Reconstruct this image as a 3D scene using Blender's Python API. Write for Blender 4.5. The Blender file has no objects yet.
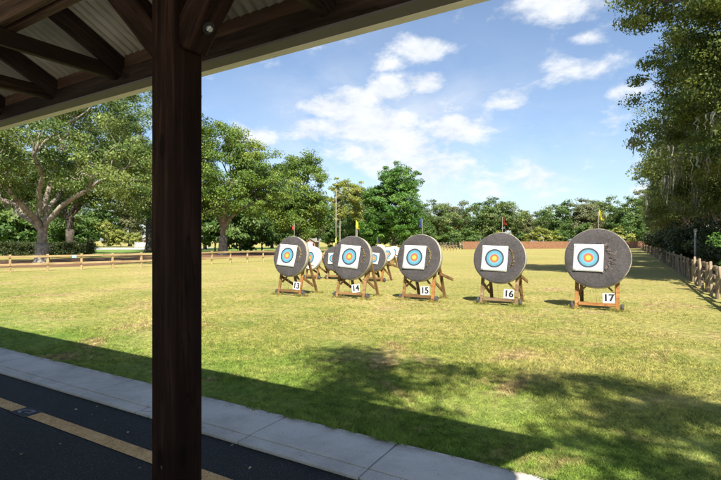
import bpy, math, random
import numpy as np
from mathutils import Vector, Matrix, Quaternion
R = math.radians
SC = bpy.context.scene
COL = SC.collection
rnd = random.Random(7)
# ---------------------------------------------------------------- survey
# metres; camera stands at (0,0), +Y runs down the range, X runs along the pavilion eave
FPX, CX, HY, EYE, YAW = 472.0, 360.5, 241.0, 1.5, R(30.4)
SN, CS = math.sin(YAW), math.cos(YAW)
def at(x, d):                      # surveyed bearing (photo column) and distance -> ground point
    l = (x - CX) / FPX
    return ((-SN + l * CS) * d, (CS + l * SN) * d)
def hz(y, d):                      # height of a photo row at a distance
    return EYE + (HY - y) / FPX * d

# ---------------------------------------------------------------- object helpers
def tag(o, label=None, cat=None, group=None, kind=None):
    if label: o['label'] = label
    if cat: o['category'] = cat
    if group: o['group'] = group
    if kind: o['kind'] = kind
    return o
def thing(name, label, cat, loc=(0, 0, 0), rz=0.0, group=None):
    o = bpy.data.objects.new(name, None); COL.objects.link(o)
    o.empty_display_size = .2
    o.location = loc; o.rotation_euler = (0, 0, rz)
    return tag(o, label, cat, group)
def link(name, me, mat=None, parent=None, smooth=False, bevel=0, seg=1):
    o = bpy.data.objects.new(name, me); COL.objects.link(o)
    if mat and not me.materials: me.materials.append(mat)
    if parent: o.parent = parent
    if smooth and len(me.polygons):
        me.polygons.foreach_set('use_smooth', np.ones(len(me.polygons), dtype=bool))
    if bevel:
        m = o.modifiers.new('bevel', 'BEVEL'); m.width = bevel; m.segments = seg; m.limit_method = 'ANGLE'
    return o
def copy_tree(o, parent=None):
    c = o.copy(); COL.objects.link(c); c.parent = parent
    for ch in list(o.children): copy_tree(ch, c)
    return c

class MB:
    def __init__(s): s.v = []; s.f = []; s.mi = []
    def add(s, vs, fs, mi=0):
        b = len(s.v); s.v += [tuple(v) for v in vs]
        s.f += [tuple(i + b for i in f) for f in fs]; s.mi += [mi] * len(fs)
    def box(s, a, b, mi=0, M=None):
        x0, y0, z0 = a; x1, y1, z1 = b
        vs = [Vector(p) for p in ((x0,y0,z0),(x1,y0,z0),(x1,y1,z0),(x0,y1,z0),(x0,y0,z1),(x1,y0,z1),(x1,y1,z1),(x0,y1,z1))]
        if M: vs = [M @ v for v in vs]
        s.add(vs, [(0,3,2,1),(4,5,6,7),(0,1,5,4),(1,2,6,5),(2,3,7,6),(3,0,4,7)], mi)
    def bar(s, p0, p1, w, h, mi=0, up=(0, 0, 1)):
        p0, p1 = Vector(p0), Vector(p1); d = (p1 - p0).normalized()
        sd = d.cross(Vector(up))
        if sd.length < 1e-4: sd = d.cross(Vector((0, 1, 0)))
        sd.normalize(); u = sd.cross(d)
        vs = [p + sd * a * w / 2 + u * b * h / 2 for p in (p0, p1) for a, b in ((-1,-1),(1,-1),(1,1),(-1,1))]
        s.add(vs, [(0,1,2,3),(7,6,5,4),(0,4,5,1),(1,5,6,2),(2,6,7,3),(3,7,4,0)], mi)
    def tube(s, pts, rad, n=8, mi=0, cap=True):
        pts = [Vector(p) for p in pts]; rings = []
        t0 = (pts[1] - pts[0]).normalized()
        u = t0.orthogonal().normalized()
        b = len(s.v)
        for i, p in enumerate(pts):
            t = (pts[min(i + 1, len(pts) - 1)] - pts[max(i - 1, 0)]).normalized()
            u = (u - t * u.dot(t)).normalized(); w = t.cross(u)
            r = rad[i] if hasattr(rad, '__len__') else rad
            for k in range(n):
                a = 2 * math.pi * k / n
                s.v.append(tuple(p + (u * math.cos(a) + w * math.sin(a)) * r))
        for i in range(len(pts) - 1):
            for k in range(n):
                a0 = b + i * n + k; a1 = b + i * n + (k + 1) % n
                s.f.append((a0, a1, a1 + n, a0 + n)); s.mi.append(mi)
        if cap:
            s.f.append(tuple(b + k for k in range(n))[::-1]); s.mi.append(mi)
            s.f.append(tuple(b + (len(pts) - 1) * n + k for k in range(n))); s.mi.append(mi)
    def ring(s, prof, n=48, mi=0, axis='Y'):   # lathe about local Y: prof = [(r, y)]
        b = len(s.v); m = len(prof)
        for k in range(n):
            a = 2 * math.pi * k / n
            for r, y in prof:
                if axis == 'Y': s.v.append((r * math.cos(a), y, r * math.sin(a)))
                else: s.v.append((y, r * math.cos(a), r * math.sin(a)))
        for k in range(n):
            k2 = (k + 1) % n
            for j in range(m - 1):
                s.f.append((b + k * m + j, b + k * m + j + 1, b + k2 * m + j + 1, b + k2 * m + j)); s.mi.append(mi)
    def mesh(s, name):
        me = bpy.data.meshes.new(name); me.from_pydata(s.v, [], s.f)
        if any(s.mi): me.polygons.foreach_set('material_index', s.mi)
        me.update(); return me
    def build(s, name, mat, parent=None, smooth=False, bevel=0, seg=1):
        me = s.mesh(name)
        for m in (mat if isinstance(mat, (list, tuple)) else [mat]): me.materials.append(m)
        return link(name, me, None, parent, smooth, bevel, seg)

def beam(name, p0, p1, w, h, mat, parent, up=(0, 0, 1), bevel=.004):
    """a timber whose local X runs along its grain"""
    p0, p1 = Vector(p0), Vector(p1); L = (p1 - p0).length; d = (p1 - p0) / L
    sd = d.cross(Vector(up))
    if sd.length < 1e-4: sd = d.cross(Vector((0, 1, 0)))
    sd.normalize(); u = sd.cross(d)
    b = MB(); b.box((0, -w / 2, -h / 2), (L, w / 2, h / 2))
    o = b.build(name, mat, parent, bevel=bevel)
    M = Matrix((d, -sd, u)).transposed()
    o.rotation_euler = M.to_euler(); o.location = p0 - (parent.location if parent else Vector())
    return o

# ---------------------------------------------------------------- materials
def new_mat(name):
    m = bpy.data.materials.new(name); m.use_nodes = True
    nt = m.node_tree; b = nt.nodes['Principled BSDF']
    return m, nt, b
def N(nt, t, **kw):
    n = nt.nodes.new(t)
    for k, v in kw.items():
        if k.startswith('i_'): n.inputs[k[2:].replace('_', ' ')].default_value = v
        else: setattr(n, k, v)
    return n
def ramp(nt, fac, stops, interp='LINEAR'):
    r = nt.nodes.new('ShaderNodeValToRGB'); e = r.color_ramp; e.interpolation = interp
    while len(e.elements) < len(stops): e.elements.new(.5)
    for el, (p, c) in zip(e.elements, stops):
        el.position = p; el.color = (*c, 1) if len(c) == 3 else c
    nt.links.new(fac, r.inputs['Fac']); return r.outputs['Color']
def mixc(nt, fac, a, b, mode='MIX'):
    m = nt.nodes.new('ShaderNodeMix'); m.data_type = 'RGBA'; m.blend_type = mode
    for s, v in ((m.inputs[0], fac), (m.inputs[6], a), (m.inputs[7], b)):
        if hasattr(v, 'is_linked'): nt.links.new(v, s)
        else: s.default_value = v if not isinstance(v, tuple) else ((*v, 1) if len(v) == 3 else v)
    return m.outputs[2]
def noise(nt, vec, scale, detail=4, rough=.55, dist=0):
    n = N(nt, 'ShaderNodeTexNoise'); n.inputs['Scale'].default_value = scale
    n.inputs['Detail'].default_value = detail; n.inputs['Roughness'].default_value = rough
    n.inputs['Distortion'].default_value = dist
    if vec: nt.links.new(vec, n.inputs['Vector'])
    return n.outputs['Fac']
def mapping(nt, scale=(1, 1, 1), src='Object', rand=True):
    tc = N(nt, 'ShaderNodeTexCoord'); mp = N(nt, 'ShaderNodeMapping'); mp.inputs['Scale'].default_value = scale
    nt.links.new(tc.outputs[src], mp.inputs['Vector'])
    if rand:
        oi = N(nt, 'ShaderNodeObjectInfo'); ml = N(nt, 'ShaderNodeMath', operation='MULTIPLY'); ml.inputs[1].default_value = 37
        nt.links.new(oi.outputs['Random'], ml.inputs[0]); nt.links.new(ml.outputs[0], mp.inputs['Location'])
    return mp.outputs['Vector']
def bump(nt, b, h, strength=.3, dist=.01):
    n = N(nt, 'ShaderNodeBump'); n.inputs['Strength'].default_value = strength; n.inputs['Distance'].default_value = dist
    nt.links.new(h, n.inputs['Height']); nt.links.new(n.outputs['Normal'], b.inputs['Normal'])

def wood(name, c0, c1, c2, rough=.65, grain=22, along=1.3, bmp=.35, spec=.15, specks=False):
    m, nt, b = new_mat(name)
    v = mapping(nt, (along, grain, grain))
    g = noise(nt, v, 1.6, 6, .6, .6)
    v2 = mapping(nt, (.8, 3, 3)); big = noise(nt, v2, 1.5, 3, .5)
    col = ramp(nt, g, [(.3, c0), (.5, c1), (.72, c2)])
    col = mixc(nt, ramp(nt, big, [(.42, (0, 0, 0)), (.68, (1, 1, 1))]), col, c0)
    # checks: long thin drying cracks
    v3 = mapping(nt, (.5, 9, 9)); ck = noise(nt, v3, 2.2, 2, .4, .8)
    ckm = ramp(nt, ck, [(.485, (0, 0, 0)), (.5, (1, 1, 1)), (.515, (0, 0, 0))])
    col = mixc(nt, mixc(nt, .75, (0, 0, 0), ckm), col, tuple(x * .3 for x in c0))
    nt.links.new(col, b.inputs['Base Color']); b.inputs['Roughness'].default_value = rough
    b.inputs['Specular IOR Level'].default_value = .3
    # knots: dark eyes drawn out along the grain
    vo = N(nt, 'ShaderNodeTexVoronoi'); vo.inputs['Scale'].default_value = 1.0; vo.inputs['Randomness'].default_value = 1
    nt.links.new(mapping(nt, (3.2, 9, 9)), vo.inputs['Vector'])
    kn = ramp(nt, vo.outputs['Distance'], [(.10, (1, 1, 1)), (.20, (0, 0, 0))])
    col = mixc(nt, mixc(nt, .85, (0, 0, 0), kn), col, tuple(x * .35 for x in c0)); nt.links.new(col, b.inputs['Base Color'])
    if specks:
        vs_ = N(nt, 'ShaderNodeTexVoronoi'); vs_.inputs['Scale'].default_value = 5.5; nt.links.new(mapping(nt, (.55, 1, 1)), vs_.inputs['Vector'])
        sk = ramp(nt, vs_.outputs['Distance'], [(.035, (.8, .8, .8)), (.06, (0, 0, 0))]); col = mixc(nt, sk, col, (.42, .38, .34)); nt.links.new(col, b.inputs['Base Color'])
    b.inputs['Specular IOR Level'].default_value = spec
    bump(nt, b, g, bmp, .004); return m
def plain(name, c, rough=.6, var=.25, scale=6, metal=0, bmp=0, spec=.4):
    m, nt, b = new_mat(name)
    v = mapping(nt, (1, 1, 1)); n = noise(nt, v, scale, 5, .6)
    col = ramp(nt, n, [(.3, tuple(x * (1 - var) for x in c)), (.7, tuple(min(1, x * (1 + var * .6)) for x in c))])
    nt.links.new(col, b.inputs['Base Color']); b.inputs['Roughness'].default_value = rough
    b.inputs['Metallic'].default_value = metal; b.inputs['Specular IOR Level'].default_value = spec
    if bmp: bump(nt, b, noise(nt, v, scale * 12, 3), bmp, .004)
    return m
def leaf_mat(name, ca, cb, cc, trans=.35):
    m, nt, b = new_mat(name)
    a = N(nt, 'ShaderNodeAttribute', attribute_name='tint')
    col = ramp(nt, a.outputs['Fac'], [(.05, ca), (.5, cb), (.95, cc)])
    nt.links.new(col, b.inputs['Base Color']); b.inputs['Roughness'].default_value = .5
    b.inputs['Specular IOR Level'].default_value = .28
    tr = N(nt, 'ShaderNodeBsdfTranslucent')
    tcol = mixc(nt, 1.0, col, (1.25, 1.25, .7), 'MULTIPLY'); nt.links.new(tcol, tr.inputs['Color'])
    mx = N(nt, 'ShaderNodeMixShader'); mx.inputs[0].default_value = trans
    nt.links.new(b.outputs[0], mx.inputs[1]); nt.links.new(tr.outputs[0], mx.inputs[2])
    nt.links.new(mx.outputs[0], nt.nodes['Material Output'].inputs['Surface']); return m

# lawn colour shared by the ground and the grass blades so their dry patches line up
def lawn_color(nt, lift=1.0):
    v = N(nt, 'ShaderNodeTexCoord').outputs['Object']
    n1 = noise(nt, v, .32, 5, .6, .4); n2 = noise(nt, v, 1.5, 5, .65, .3); n3 = noise(nt, v, 9, 4, .6)
    n4 = noise(nt, v, .055, 3, .5)
    base = ramp(nt, n2, [(.34, (.125, .175, .036)), (.5, (.25, .25, .07)), (.64, (.37, .31, .13))])
    g2 = ramp(nt, n1, [(.38, (.14, .19, .038)), (.5, (.27, .26, .075)), (.62, (.40, .33, .145))])
    c = mixc(nt, .55, base, g2)
    dry = ramp(nt, noise(nt, v, .9, 6, .7, .5), [(.575, (0, 0, 0)), (.68, (1, 1, 1))])
    c = mixc(nt, mixc(nt, .7, (0, 0, 0), dry), c, (.40, .30, .17))
    # mown, drier open field farther out; fresher by the path, its colour also raised to lift the shade there
    sep = N(nt, 'ShaderNodeSeparateXYZ'); nt.links.new(v, sep.inputs[0])
    mr = N(nt, 'ShaderNodeMapRange'); mr.inputs[1].default_value = 4; mr.inputs[2].default_value = 16
    nt.links.new(sep.outputs['Y'], mr.inputs[0])
    mm = N(nt, 'ShaderNodeMath', operation='MULTIPLY'); mm.inputs[1].default_value = .55; nt.links.new(mr.outputs[0], mm.inputs[0])
    far = ramp(nt, n4, [(.35, (.30, .265, .095)), (.65, (.38, .315, .135))])
    c = mixc(nt, mm.outputs[0], c, far)
    mg = N(nt, 'ShaderNodeMapRange', interpolation_type='SMOOTHSTEP'); mg.inputs[1].default_value = 3.3; mg.inputs[2].default_value = 6.2; mg.inputs[3].default_value = .75; mg.inputs[4].default_value = 0
    nt.links.new(sep.outputs['Y'], mg.inputs[0])
    c = mixc(nt, mg.outputs[0], c, ramp(nt, n2, [(.32, (.095, .19, .027)), (.55, (.165, .25, .045)), (.72, (.28, .29, .085))]))
    bare = ramp(nt, noise(nt, v, .62, 6, .68, .8), [(.555, (0, 0, 0)), (.64, (1, 1, 1))])
    c = mixc(nt, mixc(nt, .75, (0, 0, 0), bare), c, ramp(nt, n3, [(.35, (.22, .14, .075)), (.65, (.42, .31, .18))]))
    c = mixc(nt, .6, c, ramp(nt, n3, [(.34, (.42, .45, .42)), (.66, (1.5, 1.45, 1.42))]), 'MULTIPLY')
    return c
def ground_mat():
    m, nt, b = new_mat('lawn_ground'); c = lawn_color(nt)
    v = N(nt, 'ShaderNodeTexCoord').outputs['Object']
    fine = noise(nt, v, 55, 4, .7)
    c = mixc(nt, .8, c, ramp(nt, fine, [(.3, (.5, .5, .45)), (.7, (1.3, 1.3, 1.2))]), 'MULTIPLY')
    nt.links.new(c, b.inputs['Base Color']); b.inputs['Roughness'].default_value = .95
    b.inputs['Specular IOR Level'].default_value = .1
    bump(nt, b, noise(nt, v, 28, 5, .7), .9, .04); return m
def blade_mat():
    m, nt, b = new_mat('grass_blades'); c = lawn_color(nt)
    a = N(nt, 'ShaderNodeAttribute', attribute_name='tint')
    c = mixc(nt, 1.0, c, ramp(nt, a.outputs['Fac'], [(0, (.75, .88, .7)), (.6, (1.15, 1.2, 1.0)), (1, (1.6, 1.45, 1.4))]), 'MULTIPLY')
    nt.links.new(c, b.inputs['Base Color']); b.inputs['Roughness'].default_value = .6
    b.inputs['Specular IOR Level'].default_value = .2
    tr = N(nt, 'ShaderNodeBsdfTranslucent'); nt.links.new(c, tr.inputs['Color'])
    mx = N(nt, 'ShaderNodeMixShader'); mx.inputs[0].default_value = .3
    nt.links.new(b.outputs[0], mx.inputs[1]); nt.links.new(tr.outputs[0], mx.inputs[2])
    nt.links.new(mx.outputs[0], nt.nodes['Material Output'].inputs['Surface']); return m
def asphalt_mat():
    m, nt, b = new_mat('asphalt'); v = N(nt, 'ShaderNodeTexCoord').outputs['Object']
    f = noise(nt, v, 140, 3, .7); g = noise(nt, v, 1.3, 5, .6)
    c = ramp(nt, f, [(.35, (.005, .0052, .006)), (.60, (.013, .0133, .0145)), (.70, (.15, .15, .15))])
    c = mixc(nt, .6, c, ramp(nt, g, [(.35, (.6, .6, .62)), (.7, (1.5, 1.5, 1.5))]), 'MULTIPLY')
    nt.links.new(c, b.inputs['Base Color']); b.inputs['Roughness'].default_value = .75
    b.inputs['Specular IOR Level'].default_value = .3
    bump(nt, b, f, .8, .006); return m
def concrete_mat():
    m, nt, b = new_mat('concrete'); v = N(nt, 'ShaderNodeTexCoord').outputs['Object']
    f = noise(nt, v, 120, 4, .7); g = noise(nt, v, 2.2, 6, .65, .4)
    c = ramp(nt, g, [(.3, (.36, .34, .31)), (.55, (.50, .475, .435)), (.75, (.57, .545, .50))])
    c = mixc(nt, .6, c, ramp(nt, f, [(.32, (.55, .55, .55)), (.6, (1.1, 1.1, 1.1))]), 'MULTIPLY')
    sp = noise(nt, v, 30, 2, .5)
    c = mixc(nt, ramp(nt, sp, [(.70, (0, 0, 0)), (.74, (.7, .7, .7))]), c, (.12, .115, .105))
    ck = N(nt, 'ShaderNodeTexVoronoi', feature='DISTANCE_TO_EDGE'); ck.inputs['Scale'].default_value = .55
    wv = N(nt, 'ShaderNodeVectorMath', operation='ADD'); wn = N(nt, 'ShaderNodeTexNoise'); wn.inputs['Scale'].default_value = 5; wn.inputs['Detail'].default_value = 5
    nt.links.new(v, wn.inputs['Vector']); ws = N(nt, 'ShaderNodeVectorMath', operation='SCALE'); ws.inputs['Scale'].default_value = .22; nt.links.new(wn.outputs['Color'], ws.inputs[0])
    nt.links.new(v, wv.inputs[0]); nt.links.new(ws.outputs[0], wv.inputs[1]); nt.links.new(wv.outputs[0], ck.inputs['Vector'])
    crk = ramp(nt, ck.outputs['Distance'], [(.0015, (1, 1, 1)), (.005, (0, 0, 0))])
    gt = ramp(nt, noise(nt, v, .7, 2, .5), [(.58, (0, 0, 0)), (.66, (.6, .6, .6))])
    c = mixc(nt, mixc(nt, 1.0, crk, gt, 'MULTIPLY'), c, (.09, .085, .075))
    st = ramp(nt, noise(nt, v, 1.1, 6, .7, 1.2), [(.55, (0, 0, 0)), (.72, (.35, .35, .35))]); c = mixc(nt, st, c, (.21, .195, .165))
    sp_ = N(nt, 'ShaderNodeSeparateXYZ'); nt.links.new(v, sp_.inputs[0]); ed = N(nt, 'ShaderNodeMapRange'); ed.inputs[1].default_value = 2.98; ed.inputs[2].default_value = 3.1
    nt.links.new(sp_.outputs['Y'], ed.inputs[0]); dm = mixc(nt, 1.0, ed.outputs[0], ramp(nt, noise(nt, v, 9, 5, .7), [(.4, (0, 0, 0)), (.65, (.8, .8, .8))]), 'MULTIPLY')
    c = mixc(nt, dm, c, (.13, .105, .07))
    nt.links.new(c, b.inputs['Base Color']); b.inputs['Roughness'].default_value = .85
    bump(nt, b, f, .35, .003); return m
def stripe_mat():
    m, nt, b = new_mat('worn_yellow_paint'); v = N(nt, 'ShaderNodeTexCoord').outputs['Object']
    g = noise(nt, v, 7, 6, .7); f = noise(nt, v, 90, 3, .7)
    c = ramp(nt, g, [(.3, (.42, .24, .09)), (.55, (.58, .36, .14)), (.75, (.60, .45, .25))])
    c = mixc(nt, ramp(nt, f, [(.56, (0, 0, 0)), (.64, (1, 1, 1))]), c, (.06, .05, .038))
    nt.links.new(c, b.inputs['Base Color']); b.inputs['Roughness'].default_value = .8
    bump(nt, b, f, .3, .003); return m
def tin_mat():
    m, nt, b = new_mat('galvanised_roof'); v = mapping(nt, (1, .3, .3), rand=False)
    g = noise(nt, v, 2.5, 5, .6); s = noise(nt, v, 20, 4, .6)
    c = ramp(nt, g, [(.3, (.52, .47, .33)), (.6, (.70, .65, .49)), (.8, (.50, .41, .27))])
    c = mixc(nt, .35, c, ramp(nt, s, [(.3, (.6, .6, .6)), (.7, (1.2, 1.2, 1.2))]), 'MULTIPLY')
    nt.links.new(c, b.inputs['Base Color']); b.inputs['Roughness'].default_value = .6
    return m
def foam_mat(name, c0, c1, sc=26, bm=.6):
    m, nt, b = new_mat(name); v = mapping(nt)
    g = noise(nt, v, sc, 6, .75); l = noise(nt, v, 3, 4, .6)
    c = ramp(nt, g, [(.32, c0), (.68, c1)])
    c = mixc(nt, .5, c, ramp(nt, l, [(.3, (.6, .6, .6)), (.7, (1.3, 1.3, 1.3))]), 'MULTIPLY')
    nt.links.new(c, b.inputs['Base Color']); b.inputs['Roughness'].default_value = .95
    b.inputs['Specular IOR Level'].default_value = .15
    bump(nt, b, g, bm, .02); return m
def paper_face_mat():
    """printed target face: rings about local (0,0), drawn in object X/Z, radius in metres"""
    m, nt, b = new_mat('printed_target_face')
    tc = N(nt, 'ShaderNodeTexCoord'); sep = N(nt, 'ShaderNodeSeparateXYZ'); nt.links.new(tc.outputs['Object'], sep.inputs[0])
    cmb = N(nt, 'ShaderNodeCombineXYZ'); nt.links.new(sep.outputs['X'], cmb.inputs[0]); nt.links.new(sep.outputs['Z'], cmb.inputs[1])
    ln = N(nt, 'ShaderNodeVectorMath', operation='LENGTH'); nt.links.new(cmb.outputs[0], ln.inputs[0])
    k = N(nt, 'ShaderNodeMath', operation='MULTIPLY'); k.inputs[1].default_value = 1 / .6; nt.links.new(ln.outputs['Value'], k.inputs[0])
    W, K, B, B2, RD, RD2, Y, Y2 = (.56,.56,.545), (.022,.032,.045), (.065,.21,.28), (.085,.26,.33), (.40,.075,.03), (.46,.11,.035), (.60,.34,.035), (.64,.42,.06)
    r0 = .222 / .6
    st = [(0, Y2), (.11 * r0, Y), (.24 * r0, RD2), (.33 * r0, RD), (.45 * r0, B2), (.62 * r0, B), (.82 * r0, K), (1.0 * r0, W)]
    c = ramp(nt, k.outputs[0], st, 'CONSTANT')
    vh = N(nt, 'ShaderNodeTexVoronoi'); vh.inputs['Scale'].default_value = 34; nt.links.new(mapping(nt), vh.inputs['Vector'])
    hole = ramp(nt, vh.outputs['Distance'], [(.10, (1, 1, 1)), (.16, (0, 0, 0))])
    near = ramp(nt, ln.outputs['Value'], [(.05, (1, 1, 1)), (.2, (0, 0, 0))])
    gate = ramp(nt, noise(nt, mapping(nt), 9, 2, .5), [(.5, (0, 0, 0)), (.56, (1, 1, 1))])
    hm = mixc(nt, 1.0, mixc(nt, 1.0, hole, near, 'MULTIPLY'), gate, 'MULTIPLY')
    c = mixc(nt, hm, c, (.03, .025, .02))
    n = noise(nt, tc.outputs['Object'], 40, 3, .6)
    c = mixc(nt, .8, c, ramp(nt, n, [(.3, (.82, .85, .85)), (.6, (1.05, 1.05, 1.05))]), 'MULTIPLY')
    nt.links.new(c, b.inputs['Base Color']); b.inputs['Roughness'].default_value = .6; return m

M = dict(
    post=wood('dark_stained_post', (.0085, .004, .0028), (.020, .0095, .0065), (.046, .0235, .0155), .75, spec=.08, specks=True, bmp=.7),
    stain=wood('dark_stained_timber', (.013, .0075, .0052), (.030, .0175, .012), (.058, .036, .025), .6),
    brown=wood('brown_timber', (.042, .023, .014), (.088, .05, .031), (.14, .085, .055), .65),
    rail=wood('pale_pine_rail', (.28, .19, .09), (.40, .29, .15), (.50, .38, .21), .8),
    cedar=wood('weathered_cedar', (.15, .11, .07), (.27, .21, .14), (.40, .32, .22), .85, 16),
    redfence=wood('red_brown_boards', (.18, .09, .05), (.26, .135, .075), (.33, .18, .105), .8),
    greyrail=wood('grey_rail', (.16, .14, .11), (.26, .23, .18), (.35, .31, .25), .85),
    leg_orange=wood('orange_varnished_leg', (.20, .085, .025), (.30, .14, .045), (.38, .20, .075), .55),
    leg_brown=wood('brown_leg', (.14, .075, .03), (.24, .14, .06), (.33, .20, .09), .65),
    leg_grey=wood('greyed_leg', (.13, .085, .045), (.22, .15, .08), (.30, .21, .125), .75),
    bark=wood('oak_bark', (.14, .12, .10), (.27, .24, .20), (.42, .385, .335), .9, 9, 2.5, .8),
    bark_dark=wood('dark_bark', (.045, .037, .03), (.09, .075, .06), (.15, .13, .10), .9, 9, 2.5, .8),
    pole=plain('galvanised_pole', (.32, .31, .28), .5, .2, 4, .3),
    oldpole=plain('weathered_pole', (.25, .225, .185), .8, .3, 3),
    soil=plain('dark_soil', (.07, .05, .032), .95, .5, 22, 0, .8), bounceslab=plain('pale_bounce_slab', (.55, .53, .48), .85, .12, 2), ground=ground_mat(), blades=blade_mat(), asphalt=asphalt_mat(), concrete=concrete_mat(), stripe=stripe_mat(),
    tin=tin_mat(), gutter=plain('cream_gutter', (.80, .74, .58), .45, .15, 3),
    soffit=plain('grey_soffit', (.115, .10, .095), .6, .15, 4),
    foam=foam_mat('charcoal_foam', (.042, .0375, .038), (.078, .071, .072)),
    wornfoam=foam_mat('torn_foam', (.02, .016, .016), (.17, .145, .135), 45, 1.0),
    rim=foam_mat('cream_straw_rim', (.24, .215, .16), (.43, .395, .305), 18, .5),
    whitefoam=foam_mat('white_cover', (.50, .49, .46), (.62, .61, .58), 14, .2),
    straw=foam_mat('frayed_straw', (.07, .055, .035), (.33, .245, .11), 50, .8),
    face=paper_face_mat(), plate=plain('white_card', (.62, .63, .62), .5, .08, 5),
    ink=plain('black_ink', (.012, .012, .013), .6, .1), tyre=plain('grey_rubber', (.045, .045, .048), .8, .3, 8),
    hub=plain('wheel_hub', (.13, .13, .13), .6, .2), string=plain('string', (.13, .11, .07), .9, .2),
    bolt=plain('zinc_bolt', (.55, .54, .52), .35, .2, 8, .7),
    f_red=plain('red_flag_cloth', (.70, .05, .04), .8, .2), f_yellow=plain('yellow_flag_cloth', (.72, .62, .02), .8, .15),
    f_blue=plain('blue_flag_cloth', (.03, .055, .24), .8, .2),
    mulch=plain('bark_mulch', (.15, .075, .04), .95, .55, 14, 0, .8), gravelroad=plain('pale_asphalt_road', (.33, .33, .33), .9, .12, 3),
    lawn2=plain('green_lawn', (.13, .20, .035), .95, .3, 5, 0, .6), blue=plain('pale_blue_board', (.32, .48, .62), .5, .1),
    white=plain('white_paint', (.75, .74, .70), .6, .1, 3), rose=plain('faded_red_paint', (.34, .19, .15), .7, .2, 3),
    moss=plain('spanish_moss', (.20, .20, .15), .95, .35, 3),
    dryleaf=plain('dry_leaf', (.42, .33, .2), .8, .3, 9), marks=plain('worn_white_paint', (.24, .24, .29), .8, .35, 40),
    blackpatch=plain('blackout_paint', (.02, .02, .028), .7, .3, 30),
    oak=leaf_mat('live_oak_leaves', (.032, .062, .012), (.088, .138, .026), (.19, .225, .058), .22),
    oak2=leaf_mat('oak_leaves_yellowgreen', (.036, .078, .010), (.092, .158, .020), (.20, .25, .045), .22),
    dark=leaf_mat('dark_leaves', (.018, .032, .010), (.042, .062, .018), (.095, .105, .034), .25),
    rightoak=leaf_mat('mossy_oak_leaves', (.042, .072, .018), (.115, .16, .042), (.24, .27, .08), .38),
    bright=leaf_mat('bright_maple_leaves', (.03, .095, .012), (.075, .165, .026), (.14, .25, .05), .28),
    mid=leaf_mat('woodland_leaves', (.062, .105, .032), (.135, .19, .058), (.22, .26, .095)),
    olive=leaf_mat('olive_leaves', (.085, .105, .042), (.15, .165, .072), (.23, .23, .115)),
    lime=leaf_mat('yellow_green_leaves', (.13, .17, .03), (.25, .28, .06), (.37, .36, .11)),
    shrub=leaf_mat('shrub_leaves', (.038, .085, .018), (.08, .145, .032), (.15, .21, .058)),
)

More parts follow.
